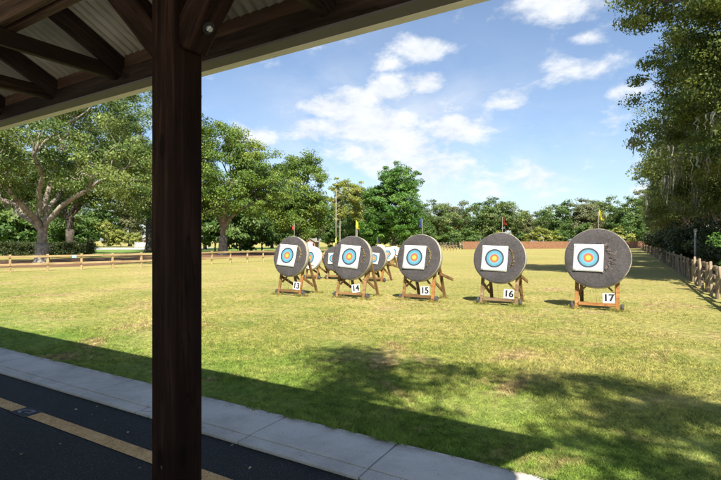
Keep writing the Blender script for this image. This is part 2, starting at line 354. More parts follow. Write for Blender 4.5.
# ---------------------------------------------------------------- world, sun, camera
TOSUN = Vector((.362, -.524, .771)).normalized()
EL = math.asin(TOSUN.z)
def build_world():
    w = bpy.data.worlds.new('World'); SC.world = w; w.use_nodes = True
    nt = w.node_tree; bg = nt.nodes['Background']
    sky = N(nt, 'ShaderNodeTexSky', sky_type='NISHITA'); sky.sun_disc = False
    sky.sun_elevation = EL; sky.sun_rotation = math.atan2(TOSUN.x, TOSUN.y)
    sky.altitude = 10; sky.air_density = 1.0; sky.dust_density = 1.0; sky.ozone_density = 1.6
    tc = N(nt, 'ShaderNodeTexCoord'); nrm = N(nt, 'ShaderNodeVectorMath', operation='NORMALIZE')
    nt.links.new(tc.outputs['Generated'], nrm.inputs[0]); d = nrm.outputs[0]
    def math_(op, a, b=None, clamp=False):
        n = N(nt, 'ShaderNodeMath', operation=op); n.use_clamp = clamp
        for i, v in enumerate((a, b)):
            if v is None: continue
            if hasattr(v, 'is_linked'): nt.links.new(v, n.inputs[i])
            else: n.inputs[i].default_value = v
        return n.outputs[0]
    # clouds sit at fixed bearings; each entry: photo column,row -> a sky direction, angular half size, weight
    def smask(px, py, rx, wgt, flat=2.0):
        l, u = (px - CX) / FPX, (HY - py) / FPX
        c = Vector((-SN + l * CS, CS + l * SN, u)).normalized()
        s = N(nt, 'ShaderNodeVectorMath', operation='SUBTRACT'); nt.links.new(d, s.inputs[0]); s.inputs[1].default_value = c
        m = N(nt, 'ShaderNodeVectorMath', operation='MULTIPLY'); nt.links.new(s.outputs[0], m.inputs[0]); m.inputs[1].default_value = (1, 1, flat)
        ln = N(nt, 'ShaderNodeVectorMath', operation='LENGTH'); nt.links.new(m.outputs[0], ln.inputs[0])
        mr = N(nt, 'ShaderNodeMapRange', interpolation_type='SMOOTHERSTEP')
        mr.inputs[1].default_value = rx / FPX * 1.25; mr.inputs[2].default_value = 0; mr.inputs[3].default_value = 0; mr.inputs[4].default_value = wgt
        nt.links.new(ln.outputs['Value'], mr.inputs[0]); return mr.outputs[0]
    puffs = [(421, 48, 38, .95), (385, 60, 30, .6), (358, 98, 42, .92), (390, 90, 42, .98), (424, 84, 34, .9), (328, 106, 42, .92), (372, 126, 64, .98),
             (452, 129, 50, .92), (400, 150, 95, .78), (430, 165, 70, .75), (318, 130, 50, .8), (360, 112, 60, .85), (248, 136, 40, .75), (335, 140, 60, .55), (550, 4, 55, .7),
             (580, 72, 48, .6), (536, 178, 55, .62), (508, 97, 36, .6), (445, 105, 36, .5), (625, 92, 26, .6), (586, 38, 22, .5), (300, 118, 40, .5),
             (490, 185, 60, .45), (40, 60, 60, .6), (700, 190, 90, .5)]
    tot = None
    for p in puffs:
        mk = smask(*p, flat=2.3); tot = mk if tot is None else math_('MAXIMUM', tot, mk)
    # domain: noise on the direction, stretched flat
    mp = N(nt, 'ShaderNodeMapping'); nt.links.new(d, mp.inputs['Vector']); mp.inputs['Scale'].default_value = (1, 1, 1.9)
    n1 = noise(nt, mp.outputs[0], 13, 10, .62, .2); n2 = noise(nt, mp.outputs[0], 4.2, 6, .55, .5)
    dens = math_('ADD', math_('MULTIPLY', n1, 1.3), math_('MULTIPLY', tot, .62))
    mr = N(nt, 'ShaderNodeMapRange', interpolation_type='SMOOTHSTEP'); mr.inputs[1].default_value = .68; mr.inputs[2].default_value = 1.20
    nt.links.new(dens, mr.inputs[0])
    veil = math_('ADD', smask(400, 140, 200, .75, 1.7), smask(480, 215, 420, .28, 4.0))
    vr = N(nt, 'ShaderNodeMapRange', interpolation_type='SMOOTHSTEP'); vr.inputs[1].default_value = .25; vr.inputs[2].default_value = .8
    nt.links.new(n2, vr.inputs[0])
    v = math_('MULTIPLY', math_('MULTIPLY', veil, vr.outputs[0]), .95)
    cl = math_('MAXIMUM', math_('MULTIPLY', mr.outputs[0], .97), v, True)
    # shade inside the puffs
    sh = ramp(nt, n1, [(.35, (4.7, 5.0, 5.4)), (.62, (5.8, 5.95, 6.15))])
    tint = mixc(nt, 1.0, sky.outputs[0], (.92, 1.0, 1.07), 'MULTIPLY')
    tint = mixc(nt, .08, tint, (4.6, 4.8, 5.1))      # thin summer haze in the air
    out = mixc(nt, cl, tint, sh)
    nt.links.new(out, bg.inputs['Color']); bg.inputs['Strength'].default_value = .072
build_world()
sun = bpy.data.lights.new('sun', 'SUN'); sun.energy = 4.9; sun.angle = R(.53); sun.color = (1, .94, .82)
so = bpy.data.objects.new('sun', sun); COL.objects.link(so)
so.rotation_euler = (-TOSUN).to_track_quat('-Z', 'Y').to_euler(); so.location = TOSUN * 60
cam = bpy.data.cameras.new('camera'); co = bpy.data.objects.new('camera', cam); COL.objects.link(co)
co.location = (0, 0, EYE); co.rotation_euler = (R(90), 0, YAW)
cam.sensor_width = 36; cam.lens = FPX / 721 * 36; cam.shift_y = .0014; cam.clip_start = .05; cam.clip_end = 4000
SC.camera = co
vs = SC.view_settings; vs.view_transform = 'Standard'; vs.look = 'None'; vs.exposure = 1.3; vs.gamma = 1; vs.use_curve_mapping = False

# ---------------------------------------------------------------- ground
def sheet(name, poly, z, mat, label=None):
    me = bpy.data.meshes.new(name); me.from_pydata([(x, y, z) for x, y in poly], [], [tuple(range(len(poly)))])
    return tag(link(name, me, mat), kind='structure')
sheet('ground', [(-1500, -600), (1500, -600), (1500, 2400), (-1500, 2400)], 0, M['ground'])
sheet('soil_edge', [(-40, 3.09), (14, 3.09), (14, 3.165), (-40, 3.165)], .004, M['soil'])
sheet('driveway', [(-40, -.9), (14, -.9), (14, 2.53), (-40, 2.53)], .004, M['asphalt'])
sheet('bounce_floor', [(-40, -22), (14, -22), (14, -.9), (-40, -.9)], .004, M['bounceslab'])  # unseen pale sheet, added to bounce sunlight up under the roof
b = MB(); JX = -2.53
xs = [JX + 1.03 * k for k in range(-34, 15)]
for x0, x1 in zip(xs, xs[1:]):
    g = .006
    b.box((x0 + g, 2.53, .004), (x1 - g, 2.655, .028)); b.box((x0 + g, 2.658, .004), (x1 - g, 3.10, .034))
b.box((xs[0], 2.55, -.02), (xs[-1], 3.09, .016))
tag(b.build('sidewalk', M['concrete'], bevel=.006, seg=2), kind='structure')
# painted line, interrupted where a lane number was painted
ln = MB()
GX0, GX1 = -4.73, -4.47
for x0, x1 in ((-30, GX0), (GX1, 12)):
    ln.add([(x0, 2.02, .008), (x1, 2.02, .008), (x1, 2.14, .008), (x0, 2.14, .008)], [(0, 1, 2, 3)])
tag(ln.build('road_marking', M['stripe']), kind='structure')
pt = MB(); pt.add([(GX0 + .002, 2.0, .008), (GX1 - .002, 2.0, .008), (GX1 - .002, 2.155, .008), (GX0 + .002, 2.155, .008)], [(0, 1, 2, 3)])
tag(pt.build('painted_patch', M['blackpatch']), kind='structure')
pm = MB()
def stroke(x0, y0, x1, y1, w):
    dx, dy = x1 - x0, y1 - y0; L = math.hypot(dx, dy); nx, ny = -dy / L * w / 2, dx / L * w / 2
    pm.add([(x0 - nx, y0 - ny, .012), (x1 - nx, y1 - ny, .012), (x1 + nx, y1 + ny, .012), (x0 + nx, y0 + ny, .012)], [(0, 1, 2, 3)])
cxm = (GX0 + GX1) / 2
stroke(cxm - .085, 2.06, cxm - .02, 2.11, .02); stroke(cxm - .085, 2.06, cxm - .015, 2.035, .022)
stroke(cxm + .0, 2.105, cxm + .055, 2.12, .02); stroke(cxm + .06, 2.12, cxm + .075, 2.06, .018); stroke(cxm + .01, 2.06, cxm + .05, 2.075, .016)
tag(pm.build('painted_marks', M['marks']), kind='structure')
# beyond the left fence
def gp(x, y): 
    d = EYE * FPX / (y - HY); return at(x, d)
sheet('lawn', [gp(20, 257.5), gp(200, 256), gp(330, 251.5), gp(330, 247.4), gp(-60, 247.4), gp(-60, 257)], .004, M['lawn2'])
sheet('road', [gp(60, 249.9), gp(200, 249.2), gp(215, 247.5), gp(60, 247.7)], .010, M['gravelroad'])
def blob(cx, cy, rx, ry, n=40, seed=0):
    q = random.Random(seed); out = []
    ph = [q.random() * 6 for _ in range(4)]
    for k in range(n):
        a = 2 * math.pi * k / n; s = 1 + .1 * math.sin(3 * a + ph[0]) + .07 * math.sin(5 * a + ph[1]) + .04 * math.sin(9 * a + ph[2])
        out.append((cx + rx * s * math.cos(a), cy + ry * s * math.sin(a)))
    return out
bx, by = at(42, 31.5)
sheet('mulch_bed', blob(bx - 1.5, by + 1, 6.5, 9, seed=3), .008, M['mulch'])
b2 = at(225, 50); sheet('mulch_bed', blob(b2[0] - 2, b2[1] + 2, 9, 11, seed=4), .008, M['mulch'])
sheet('woodland_floor', [(2.7, 9), (40, 9), (40, 130), (2.3, 130)], .004, M['mulch'])

# grass blades near the path
def grass():
    g = np.random.default_rng(5); lat = np.random.default_rng(8).random((257, 257))
    def vn(x, y, sc):
        X, Y = x / sc + 100, y / sc + 40; i, j = np.floor(X).astype(int), np.floor(Y).astype(int); u, v = X - i, Y - j
        u = u * u * (3 - 2 * u); v = v * v * (3 - 2 * v); L_ = lambda a, b: lat[a % 257, b % 257]
        return (L_(i, j) * (1 - u) + L_(i + 1, j) * u) * (1 - v) + (L_(i, j + 1) * (1 - u) + L_(i + 1, j + 1) * u) * v
    n = 900000
    ang = YAW + R(90) + (g.random(n) - .5) * R(96)
    u = g.random(n); r = 3.0 * (24 / 3.0) ** (u ** 1.12)
    x = r * np.cos(ang); y = r * np.sin(ang)
    edge = 3.105 + .012 * np.sin(x * 5.1) + .014 * np.sin(x * 13.7 + 1) + .012 * np.sin(x * 31) - .035 * (vn(x, y * 0, .09) - .4)
    k = (y > edge - .03 * g.random(n) ** 2) & (x < 1.7 + 0 * y); k &= g.random(n) > np.clip((r - 9) / 14, 0, 1) ** .7; x, y, r = x[k], y[k], r[k]; n = len(x)
    lump = .6 + .5 * np.sin(x * 2.3 + 1.7 * np.sin(y * 1.9)) * np.sin(y * 2.7 + 1.3 * np.sin(x * 1.3)) * .6 + .25 * g.random(n)
    dry = vn(x, y, 1.1) * .6 + vn(x, y, .38) * .4
    k = g.random(n) > np.clip((dry - .52) * 5, 0, .88); x, y, r, lump = x[k], y[k], r[k], lump[k]; n = len(x)
    h = (1 + .9 * np.exp(-((y - 3.12) / .12) ** 2)) * (.014 + .017 * g.random(n)) * np.clip(lump, .55, 1.2) * (1 + r * .03) * np.clip(1.25 - r / 24, .2, 1)
    fx_, fy_ = [], []
    for tx_, ty_ in ((-.765, 11.42), (-2.80, 11.14), (-4.73, 10.86), (-6.47, 10.48), (-8.3, 10.24)):
        for lx, ly in ((-.4, 0), (.4, 0), (-.37, .9), (.37, .9), (-.49, .05), (.49, .05)):
            m_ = 260; fx_.append(tx_ + lx + g.normal(size=m_) * .07); fy_.append(ty_ + ly + g.normal(size=m_) * .06)
    fx_ = np.concatenate(fx_); fy_ = np.concatenate(fy_); m_ = len(fx_)
    x = np.concatenate([x, fx_]); y = np.concatenate([y, fy_]); r = np.hypot(x, y); h = np.concatenate([h, .04 + .05 * g.random(m_)]); n = len(x)
    wd = (.0013 + .0014 * g.random(n)) * (1 + r * .13); zb_ = np.where(y < 3.10, .032, 0.)
    az = g.random(n) * 6.283; ln_ = h * (.5 + 1.3 * g.random(n)); ta = g.random(n) * 6.283
    V = np.zeros((n, 3, 3), np.float32)
    V[:, 0] = np.stack([x - np.cos(az) * wd, y - np.sin(az) * wd, zb_], 1)
    V[:, 1] = np.stack([x + np.cos(az) * wd, y + np.sin(az) * wd, zb_], 1)
    V[:, 2] = np.stack([x + np.cos(ta) * ln_, y + np.sin(ta) * ln_, h + zb_], 1)
    return poly_mesh('grass', V, g.random(n).astype(np.float32))
def poly_mesh(name, V, tint):
    n, k, _ = V.shape; me = bpy.data.meshes.new(name)
    me.vertices.add(n * k); me.vertices.foreach_set('co', V.reshape(-1).astype(np.float32))
    me.loops.add(n * k); me.loops.foreach_set('vertex_index', np.arange(n * k, dtype=np.int32))
    me.polygons.add(n); me.polygons.foreach_set('loop_start', np.arange(0, n * k, k, dtype=np.int32))
    a = me.attributes.new('tint', 'FLOAT', 'FACE'); a.data.foreach_set('value', tint.astype(np.float32))
    me.update(calc_edges=True); return me
tag(link('grass', grass(), M['blades']), 'short patchy lawn grass beside the concrete sidewalk', 'grass', kind='stuff')

# ---------------------------------------------------------------- plants
def kmeans(P, k, g, it=6):
    c = P[g.choice(len(P), k, replace=False)]
    for _ in range(it):
        l = np.argmin(((P[:, None] - c[None]) ** 2).sum(2), 1)
        for j in range(k):
            if (l == j).any(): c[j] = P[l == j].mean(0)
    return l
def leaves(C, g, per, rad, size, flat=.55, up=.5, centre=None, out=.4):
    """rhombic leaf faces gathered in clumps round the points C"""
    n = len(C) * per; ci = np.repeat(np.arange(len(C)), per)
    sc = rad * (.6 + .8 * g.random(len(C)))
    off = g.normal(size=(n, 3)); off /= np.linalg.norm(off, axis=1)[:, None] + 1e-6
    off *= (g.random(n) ** .5)[:, None] * sc[ci][:, None]; off[:, 2] *= flat
    P = C[ci] + off
    nr = g.normal(size=(n, 3)) * .62; nr[:, 2] += up; nr += off / (np.linalg.norm(off, axis=1)[:, None] + 1e-6) * .65
    if centre is not None:
        o = P - centre; o /= np.linalg.norm(o, axis=1)[:, None] + 1e-6; nr += o * out
    nr /= np.linalg.norm(nr, axis=1)[:, None]
    t = np.cross(nr, g.normal(size=(n, 3))); t /= np.linalg.norm(t, axis=1)[:, None] + 1e-6
    s = np.cross(nr, t); L = (size * (.45 + 1.0 * g.random(n) ** 1.4))[:, None]; W = L * (.38 + .3 * g.random(n))[:, None]
    V = np.stack([P - t * L * .5, P + s * W * .5 - t * L * .05, P + t * L * .5, P - s * W * .5 - t * L * .05], 1)
    tint = np.clip(.5 + .2 * g.normal(size=len(C))[ci] + .17 * g.normal(size=n), 0, 1)
    return V, tint
def crown_points(g, ells, n, core=.35, rough=.28):
    """uneven crown: points in a union of ellipsoids (cx,cy,cz,rx,ry,rz), most of them towards the outside"""
    E = np.array(ells, float); w = (E[:, 3] * E[:, 4] * E[:, 5]) ** .7; w /= w.sum(); out = []
    ph = g.random((len(E), 6)) * 6.28
    while len(out) < n:
        i = g.choice(len(E), p=w); u = g.normal(size=3); u /= np.linalg.norm(u)
        lump = 1 + rough * (math.sin(3 * u[0] + ph[i, 0]) * math.sin(3.7 * u[1] + ph[i, 1]) + .6 * math.sin(6 * u[2] + ph[i, 2]) * math.sin(5 * u[0] + ph[i, 3]))
        r = (core + (1 - core) * g.random() ** .6) * lump * (.9 if u[2] > -.3 else .8)
        out.append(E[i, :3] + u * r * E[i, 3:])
    return np.array(out)
def limbs(mb, p, d, P, r, g, k=None, depth=0, rmin=.012):
    n = len(P)
    if n == 1:
        q = P[0]; mid = p + d * np.linalg.norm(q - p) * .35
        mb.tube([p, (p + mid) / 2 * .5 + (mid + q) / 2 * .5, q], [max(r, rmin), max(r * .7, rmin), rmin * .6], 4 if r < .04 else 6, cap=False); return
    k = k or (2 if n < 6 or g.random() < .55 else 3); k = min(k, n)
    l = kmeans(P, k, g)
    for j in range(k):
        Q = P[l == j]
        if not len(Q): continue
        c = Q.mean(0); v = c - p; L = np.linalg.norm(v) + 1e-6
        fr = .52 if depth else .6
        if len(Q) == 1: fr = .7
        e = p + v * fr + g.normal(size=3) * L * .05
        ct = p + d * L * fr * .42 + np.array([0, 0, .04 * L])
        rr = max(r * (len(Q) / n) ** .46, rmin); re = max(rr * .82, rmin)
        ns = 6 if rr > .06 else 3
        pts = []; rs = []
        for i in range(ns + 1):
            t = i / ns; q = (1 - t) ** 2 * p + 2 * t * (1 - t) * ct + t * t * e
            if 0 < i < ns: q = q + g.normal(size=3) * L * .014
            pts.append(q); rs.append(rr + (re - rr) * t)
        if depth == 0: rs[0] = min(r * .92, rr * 1.35)
        mb.tube(pts, rs, 9 if rr > .12 else (6 if rr > .04 else 4), cap=False)
        nd = e - pts[-2]; nd = nd / (np.linalg.norm(nd) + 1e-6)
        limbs(mb, e, nd, Q, re, g, None, depth + 1, rmin)
def moss_part(C, g, n, lmin, lmax, root, strands=13):
    """each hanging beard of moss is a part: fringed strands sharing one tuft at the top"""
    for _ in range(n):
        c = C[g.integers(len(C))] + g.normal(size=3) * .3; Lb = lmin + (lmax - lmin) * g.random() ** 1.6
        b = MB(); b.v.append(tuple(c + np.array([0, 0, .06]))); sp = .09 + .12 * g.random()
        for s in range(strands):
            p = c + np.append(g.normal(size=2) * sp, -.05); L = Lb * (.35 + .65 * g.random()); a = g.random() * 6.28; w = .010 + .024 * g.random()
            dx = np.array([math.cos(a), math.sin(a), 0]) * w; k0 = len(b.v); m = 5
            for i in range(m + 1):
                t = i / m; q = p + np.append(g.normal(size=2) * .035 * (i > 0), -L * t); ww = (.6 + g.random() * .8) * (1 - t ** 2) + .08
                b.v += [tuple(q - dx * ww), tuple(q + dx * ww)]
            b.f.append((0, k0, k0 + 1)); b.mi.append(0)
            for i in range(m): b.f.append((k0 + 2 * i, k0 + 2 * i + 1, k0 + 2 * i + 3, k0 + 2 * i + 2)); b.mi.append(0)
        b.build('moss', M['moss'], root)
def make_tree(name, label, cat, loc, seed, ells, trunk_h, trunk_r, n, per, rad, size, leafm, barkm, main=4, group=None,
              lean=(0, 0), moss=0, mossl=(.5, 1.8), flat=.55, up=.4, core=.35, rough=.28, out=.55, stems=True, rmin=.012, crown='crown'):
    g = np.random.default_rng(seed); root = thing(name, label, cat, (loc[0], loc[1], 0), 0, group)
    C = crown_points(g, ells, n, core, rough)
    C = C[C[:, 2] > .25]
    fork = np.array([lean[0], lean[1], trunk_h], float)
    if stems:
        mb = MB(); r0 = trunk_r
        zs = [-.05, .12 * trunk_h, .3 * trunk_h, .65 * trunk_h, trunk_h]
        mb.tube([(fork[0] * z / trunk_h, fork[1] * z / trunk_h, z) for z in zs], [r0 * 1.55, r0 * 1.18, r0 * 1.02, r0 * .95, r0], 12)
        dd = fork / np.linalg.norm(fork)
        limbs(mb, fork - dd * r0 * .6, dd, C, r0 * .98, g, main, 0, rmin)
        mb.build('trunk', barkm, root, smooth=True)
    ctr = np.array([E[:3] for E in ells]).mean(0)
    V, t = leaves(C, g, per, rad, size, flat, up, ctr, out)
    V = V[:, :, :]; keep = V[:, :, 2].min(1) > .02
    link(crown, poly_mesh(crown, V[keep], t[keep]), leafm, root)
    if moss:
        skirt = (C[:, 2] < 7.0) & ((C[:, 0] < -1.2) | (C[:, 1] < -2.2)); low = C[skirt] if skirt.sum() > 8 else C[np.argsort(C[:, 2])[:10]]
        low = low[np.argsort(low[:, 2])[:max(8, int(len(low) * .55))]]
        moss_part(low, g, moss, *mossl, root)
    return root
def place(src, label, loc, rz, sc, group=None):
    o = copy_tree(src); o.location = (loc[0], loc[1], 0); o.rotation_euler = (0, 0, rz)
    o.scale = sc if hasattr(sc, '__len__') else (sc, sc, sc)
    o['label'] = label
    if group: o['group'] = group
    return o

# --- the big spreading oak behind the left fence
L0 = at(42, 31.5)
make_tree('oak_tree', 'large spreading oak with pale grey forking trunk behind the left rail fence', 'tree', L0, 11,
          [(0, 0, 8.0, 7.6, 6.5, 4.4), (-4, -1.5, 5.9, 4.2, 4, 2.6), (5.2, 1.2, 5.8, 4.6, 4, 3.1), (1, -3.5, 6.6, 4, 3, 3), (2.5, 0, 11.4, 6, 5, 3.0)],
          1.35, .42, 330, 290, .78, .15, M['oak'], M['bark'], 6, moss=26, mossl=(.4, 1.6), core=.42)
L1 = at(70, 45)
make_tree('oak_tree', 'dark trunked oak standing close behind the big pale forking oak', 'tree', L1, 12,
          [(2, 0, 10.5, 8.5, 6, 6), (6, 2, 7, 4.5, 4, 4), (-3, 0, 6, 4.5, 4, 3)], 2.6, .38, 270, 230, 1.0, .2, M['oak'], M['bark_dark'], 4, moss=14)
place(bpy.data.objects['oak_tree.001'], 'tall oak filling the gap beside the pavilion post, beyond the hedge', at(150, 62), 2.2, 1.45)
L2 = at(223, 50)
make_tree('oak_tree', 'round topped oak with pale forking limbs just right of the pavilion post', 'tree', L2, 13,
          [(.5, 0, 8.7, 6.6, 6, 4.4), (-2.5, 0, 6.5, 4, 4, 3.4), (3.8, -1, 6.2, 3.6, 4, 3.2), (.3, -1, 11.6, 4.4, 3.5, 2.4), (4.8, 0, 8.8, 3.4, 3, 2.8), (6.4, .5, 6.6, 3.0, 3, 3.0)], 2.0, .46, 370, 270, .92, .19,
          M['oak2'], M['bark'], 6, core=.45)
L3 = at(299, 60)
make_tree('oak_tree', 'dense yellow green oak rising behind the target numbered 13', 'tree', L3, 14,
          [(0, 0, 8.2, 4.7, 4.3, 4.2), (-2.8, 0, 6, 3.2, 3, 3), (2.4, 0, 6.2, 3.0, 3, 3), (.4, 0, 10.6, 3.2, 3, 2.0), (0, -.5, 3.9, 4.2, 3.5, 2.4)], 2.4, .33, 260, 240, .95, .21, M['oak2'], M['bark_dark'], 4)
# --- tall thin trees and the bright one
pine = make_tree('pine_tree', 'tall thin pine with sparse yellowish top, left of the pair above target 14', 'tree', at(340, 84), 15,
          [(0, 0, 11.2, 2.6, 2.2, 1.7), (1.4, 0, 9.6, 2.0, 1.8, 1.2), (-1.2, 0, 8.8, 1.6, 1.6, 1.2), (0, 0, 6.5, 1.5, 1.5, 2)], 6.6, .12, 80, 130, .7, .26, M['lime'], M['bark'], 4, core=.2, group='tall thin pines', rmin=.03)
place(pine, 'tall thin pine with sparse yellowish top, right of the pair above target 14', at(357, 86), 2.1, (1.05, 1.05, .97), 'tall thin pines')
make_tree('maple_tree', 'bright green full crowned tree standing alone above targets 14 and 15', 'tree', at(394, 70), 16,
          [(.3, 0, 6.6, 4.2, 4, 4.6), (.5, 0, 10.0, 3.8, 3.4, 3.1), (-3.2, -.5, 7.8, 1.7, 2, 2.0), (-3, -.5, 3.2, 3.4, 3, 2.6), (2.2, 0, 4.0, 2.8, 3, 3)], 1.6, .26, 520, 170, .72, .25,
          M['bright'], M['bark_dark'], 3, core=.4, up=.2, out=.8, rough=.2)
# --- prototypes for the woodland
wA = make_tree('woodland_tree', 'broad grey green tree above the far rail fence, left end of the tree line', 'tree', at(437, 116), 21,
          [(0, 0, 7.4, 5, 5, 4.2), (-2.5, 0, 5, 3.2, 3, 3.4), (2.6, 0, 5.4, 3, 3, 3.2)], 2.2, .3, 190, 110, 1.05, .36, M['mid'], M['bark_dark'], 4, group='trees of the far tree line', rmin=.03, rough=.4)
wB = make_tree('woodland_tree', 'taller rounded tree next right of the tree line end, over the red fence corner', 'tree', at(458, 120), 22,
          [(0, 0, 8, 4.4, 4.4, 4.4), (1.5, 0, 5, 3.6, 3.6, 3.4), (-2, 0, 4.2, 3, 3, 3)], 2.0, .3, 190, 110, 1.05, .36, M['olive'], M['bark_dark'], 3, group='trees of the far tree line', rmin=.03, rough=.4)
wC = make_tree('woodland_tree', 'deep green tree behind target 16, left of its red flag', 'tree', at(482, 113), 23,
          [(0, 0, 6.8, 4.6, 4.4, 4.4), (2, 0, 4, 3.6, 3.6, 3), (-2, 0, 4, 3.4, 3, 3)], 1.6, .28, 200, 110, 1.0, .36, M['shrub'], M['bark_dark'], 3, group='trees of the far tree line', rmin=.03, rough=.4)
GRP = 'trees of the far tree line'
far = [(wA, 500, 111, .95, 'grey green tree directly behind the red flag of target 16'), (wB, 523, 126, .78, 'small olive tree in the dip between targets 16 and 17'),
       (wA, 545, 130, .80, 'low grey green tree at the lowest dip of the skyline'), (wC, 561, 119, .97, 'deep green tree left of the yellow flag of target 17'),
       (wB, 585, 116, .93, 'olive tree right behind the yellow flag of target 17'), (wA, 606, 121, .94, 'grey green tree right of the yellow flag of target 17'),
       (wC, 630, 114, 1.0, 'deep green tree where the far tree line meets the right hand oaks'), (wC, 418, 112, .8, 'deep green tree between the bright tree and the blue flag'),
       (wB, 650, 124, 1.1, 'olive tree at the right end of the tree line, behind the oaks'),
       (wA, 352, 104, .98, 'grey green tree behind the two tall thin pines'), (wB, 372, 108, 1.05, 'olive tree showing left of the bright green tree')]
for i, (src, x, d, s, lab) in enumerate(far):
    place(src, lab, at(x, d), i * 1.7 + .4, (s * 1.14, s * 1.14, s * (1.06 + .1 * (i % 3) / 2)), GRP)
GL = 'trees far behind the left fence'
lft = [(wC, -70, 58, 1.15, 'deep green tree at the left edge of the frame behind the oak'), (wA, -15, 66, 1.2, 'grey green tree behind the hedge at far left'),
       (wC, 34, 74, 1.25, 'deep green tree seen through the big oak limbs'), (wC, 92, 122, 1.35, 'deep green tree beyond the road, left of the white fence'),
       (wB, 130, 128, 1.45, 'olive tree beyond the road, behind the white fence'), (wA, 165, 126, 1.4, 'grey green tree beyond the road, half behind the pavilion post'),
       (wC, 205, 84, 1.1, 'deep green tree behind the round topped oak, by the post'), (wC, 246, 88, 1.0, 'deep green tree between the two round oaks'),
       (wA, 272, 96, 1.0, 'grey green tree low behind the gap of the two round oaks'), (wC, 318, 98, .95, 'deep green tree behind the small red and white shed'),
       (wB, 60, 90, 1.25, 'olive tree behind the dark trunked oak')]
for i, (src, x, d, s, lab) in enumerate(lft):
    o = place(src, lab, at(x, d), i * 2.1 + .9, (s, s, s), GL)
# --- shrubs
sA = make_tree('shrub', 'dark green rounded bush beside the red fence corner', 'shrub', at(470, 100), 31, [(0, 0, 1.9, 2.2, 2, 1.9), (1, 0, 1.4, 1.7, 1.5, 1.4)], .4, .07, 70, 110, .55, .26,
          M['shrub'], M['bark_dark'], 4, group='bushes along the far fence', crown='foliage', rmin=.015)
sB = make_tree('shrub', 'yellow green feathery bush behind the fence between targets 16 and 17', 'shrub', at(541, 128), 32, [(0, 0, 2.6, 3.6, 2.4, 2.4), (2.4, 0, 2, 2, 2, 1.8), (-2.2, 0, 2.1, 2, 2, 2)], .3, .06, 90, 120, .6, .3,
          M['lime'], M['bark_dark'], 6, group='bushes along the far fence', up=.9, crown='foliage', rmin=.015)
sD = make_tree('shrub', 'dark bush at the near end of the clipped hedge', 'shrub', at(86, 44), 33, [(0, 0, .9, 1.1, 1, .8)], .2, .05, 50, 110, .35, .13, M['dark'], M['bark_dark'], 4, crown='foliage')
sB.location = (*at(541, 108), 0)
GB = 'bushes along the far fence'
for i, (src, x, d, s, lab) in enumerate([
        (sA, 516, 112, 1.25, 'dark green bush behind target 16, right of its flag'), (sA, 583, 108, 1.5, 'dark green bush behind the top of target 17'),
        (sB, 618, 112, 1.05, 'yellow green feathery bush right of target 17'), (sA, 562, 111, 1.15, 'dark green bush next to the yellow green bush left of target 17'),
        (sA, 452, 104, 1.3, 'dark green bush above the grey rail fence'), (sB, 500, 108, .8, 'low yellow green bush directly behind target 16'),
        (sA, 430, 96, 1.1, 'dark green bush right of target 15 at the fence end'), (sA, 640, 116, 1.2, 'dark green bush at the right end of the red fence'),
        (sA, 408, 82, 1.1, 'dark green bush at the foot of the bright green tree')]):
    place(src, lab, at(x, d), i * 1.3, s, GB)
for i, (x, lab) in enumerate([(332, 'dark bush behind the utility pole'), (348, 'dark bush below the left thin pine'), (364, 'dark bush below the right thin pine'), (381, 'dark bush under the left side of the bright tree'),
        (398, 'dark bush straight behind the bright tree trunk'), (414, 'dark bush under the right side of the bright tree'), (432, 'dark bush behind the left end of the grey rail fence'), (446, 'dark bush behind the middle of the grey rail fence'),
        (462, 'dark bush where the grey fence meets the red boards'), (302, 'dark bush behind the small red and white shed'), (288, 'dark bush behind the flag of target 13')]):
    place(sA, lab, at(x, 121), i * 1.1, (1.9, 1.5, 1.35 + .2 * (i % 3)), GB)
GR = 'yellow green bushes beyond the road'
for i, (x, s) in enumerate([(70, .8), (88, .9), (104, 1.1), (121, .9), (136, .75)]):
    lab = ['yellow green bush at the left end of the row beyond the road', 'second yellow green bush of the row beyond the road', 'tallest yellow green bush in the row beyond the road',
           'fourth yellow green bush of the row beyond the road', 'last yellow green bush beside the white fence'][i]
    place(sB, lab, at(x, 113), i * 2.2, (s, s, s * (1.25 if i == 2 else 1)), GR)
GU = 'dark undergrowth behind the left fence'
for i, (x, d, s, lab) in enumerate([(215, 66, 1.6, 'dark bush behind the round oak beside the post'), (240, 64, 1.9, 'dark bush right of the round oak trunk'), (262, 68, 1.7, 'dark bush left of target 13 beyond the fence'),
                                   (284, 74, 1.6, 'dark bush above target 13 under the oak'), (350, 92, 1.7, 'dark bush above target 14 under the pines'),
                                   (-12, 60, 2.2, 'dark bush at the far left behind the hedge'), (30, 62, 2.0, 'dark bush behind the forking oak limbs'), (62, 58, 1.7, 'dark bush behind the hedge by the dark trunk')]):
    o = place(sA, lab, at(x, d), i * 1.9, (s, s, s), GU)
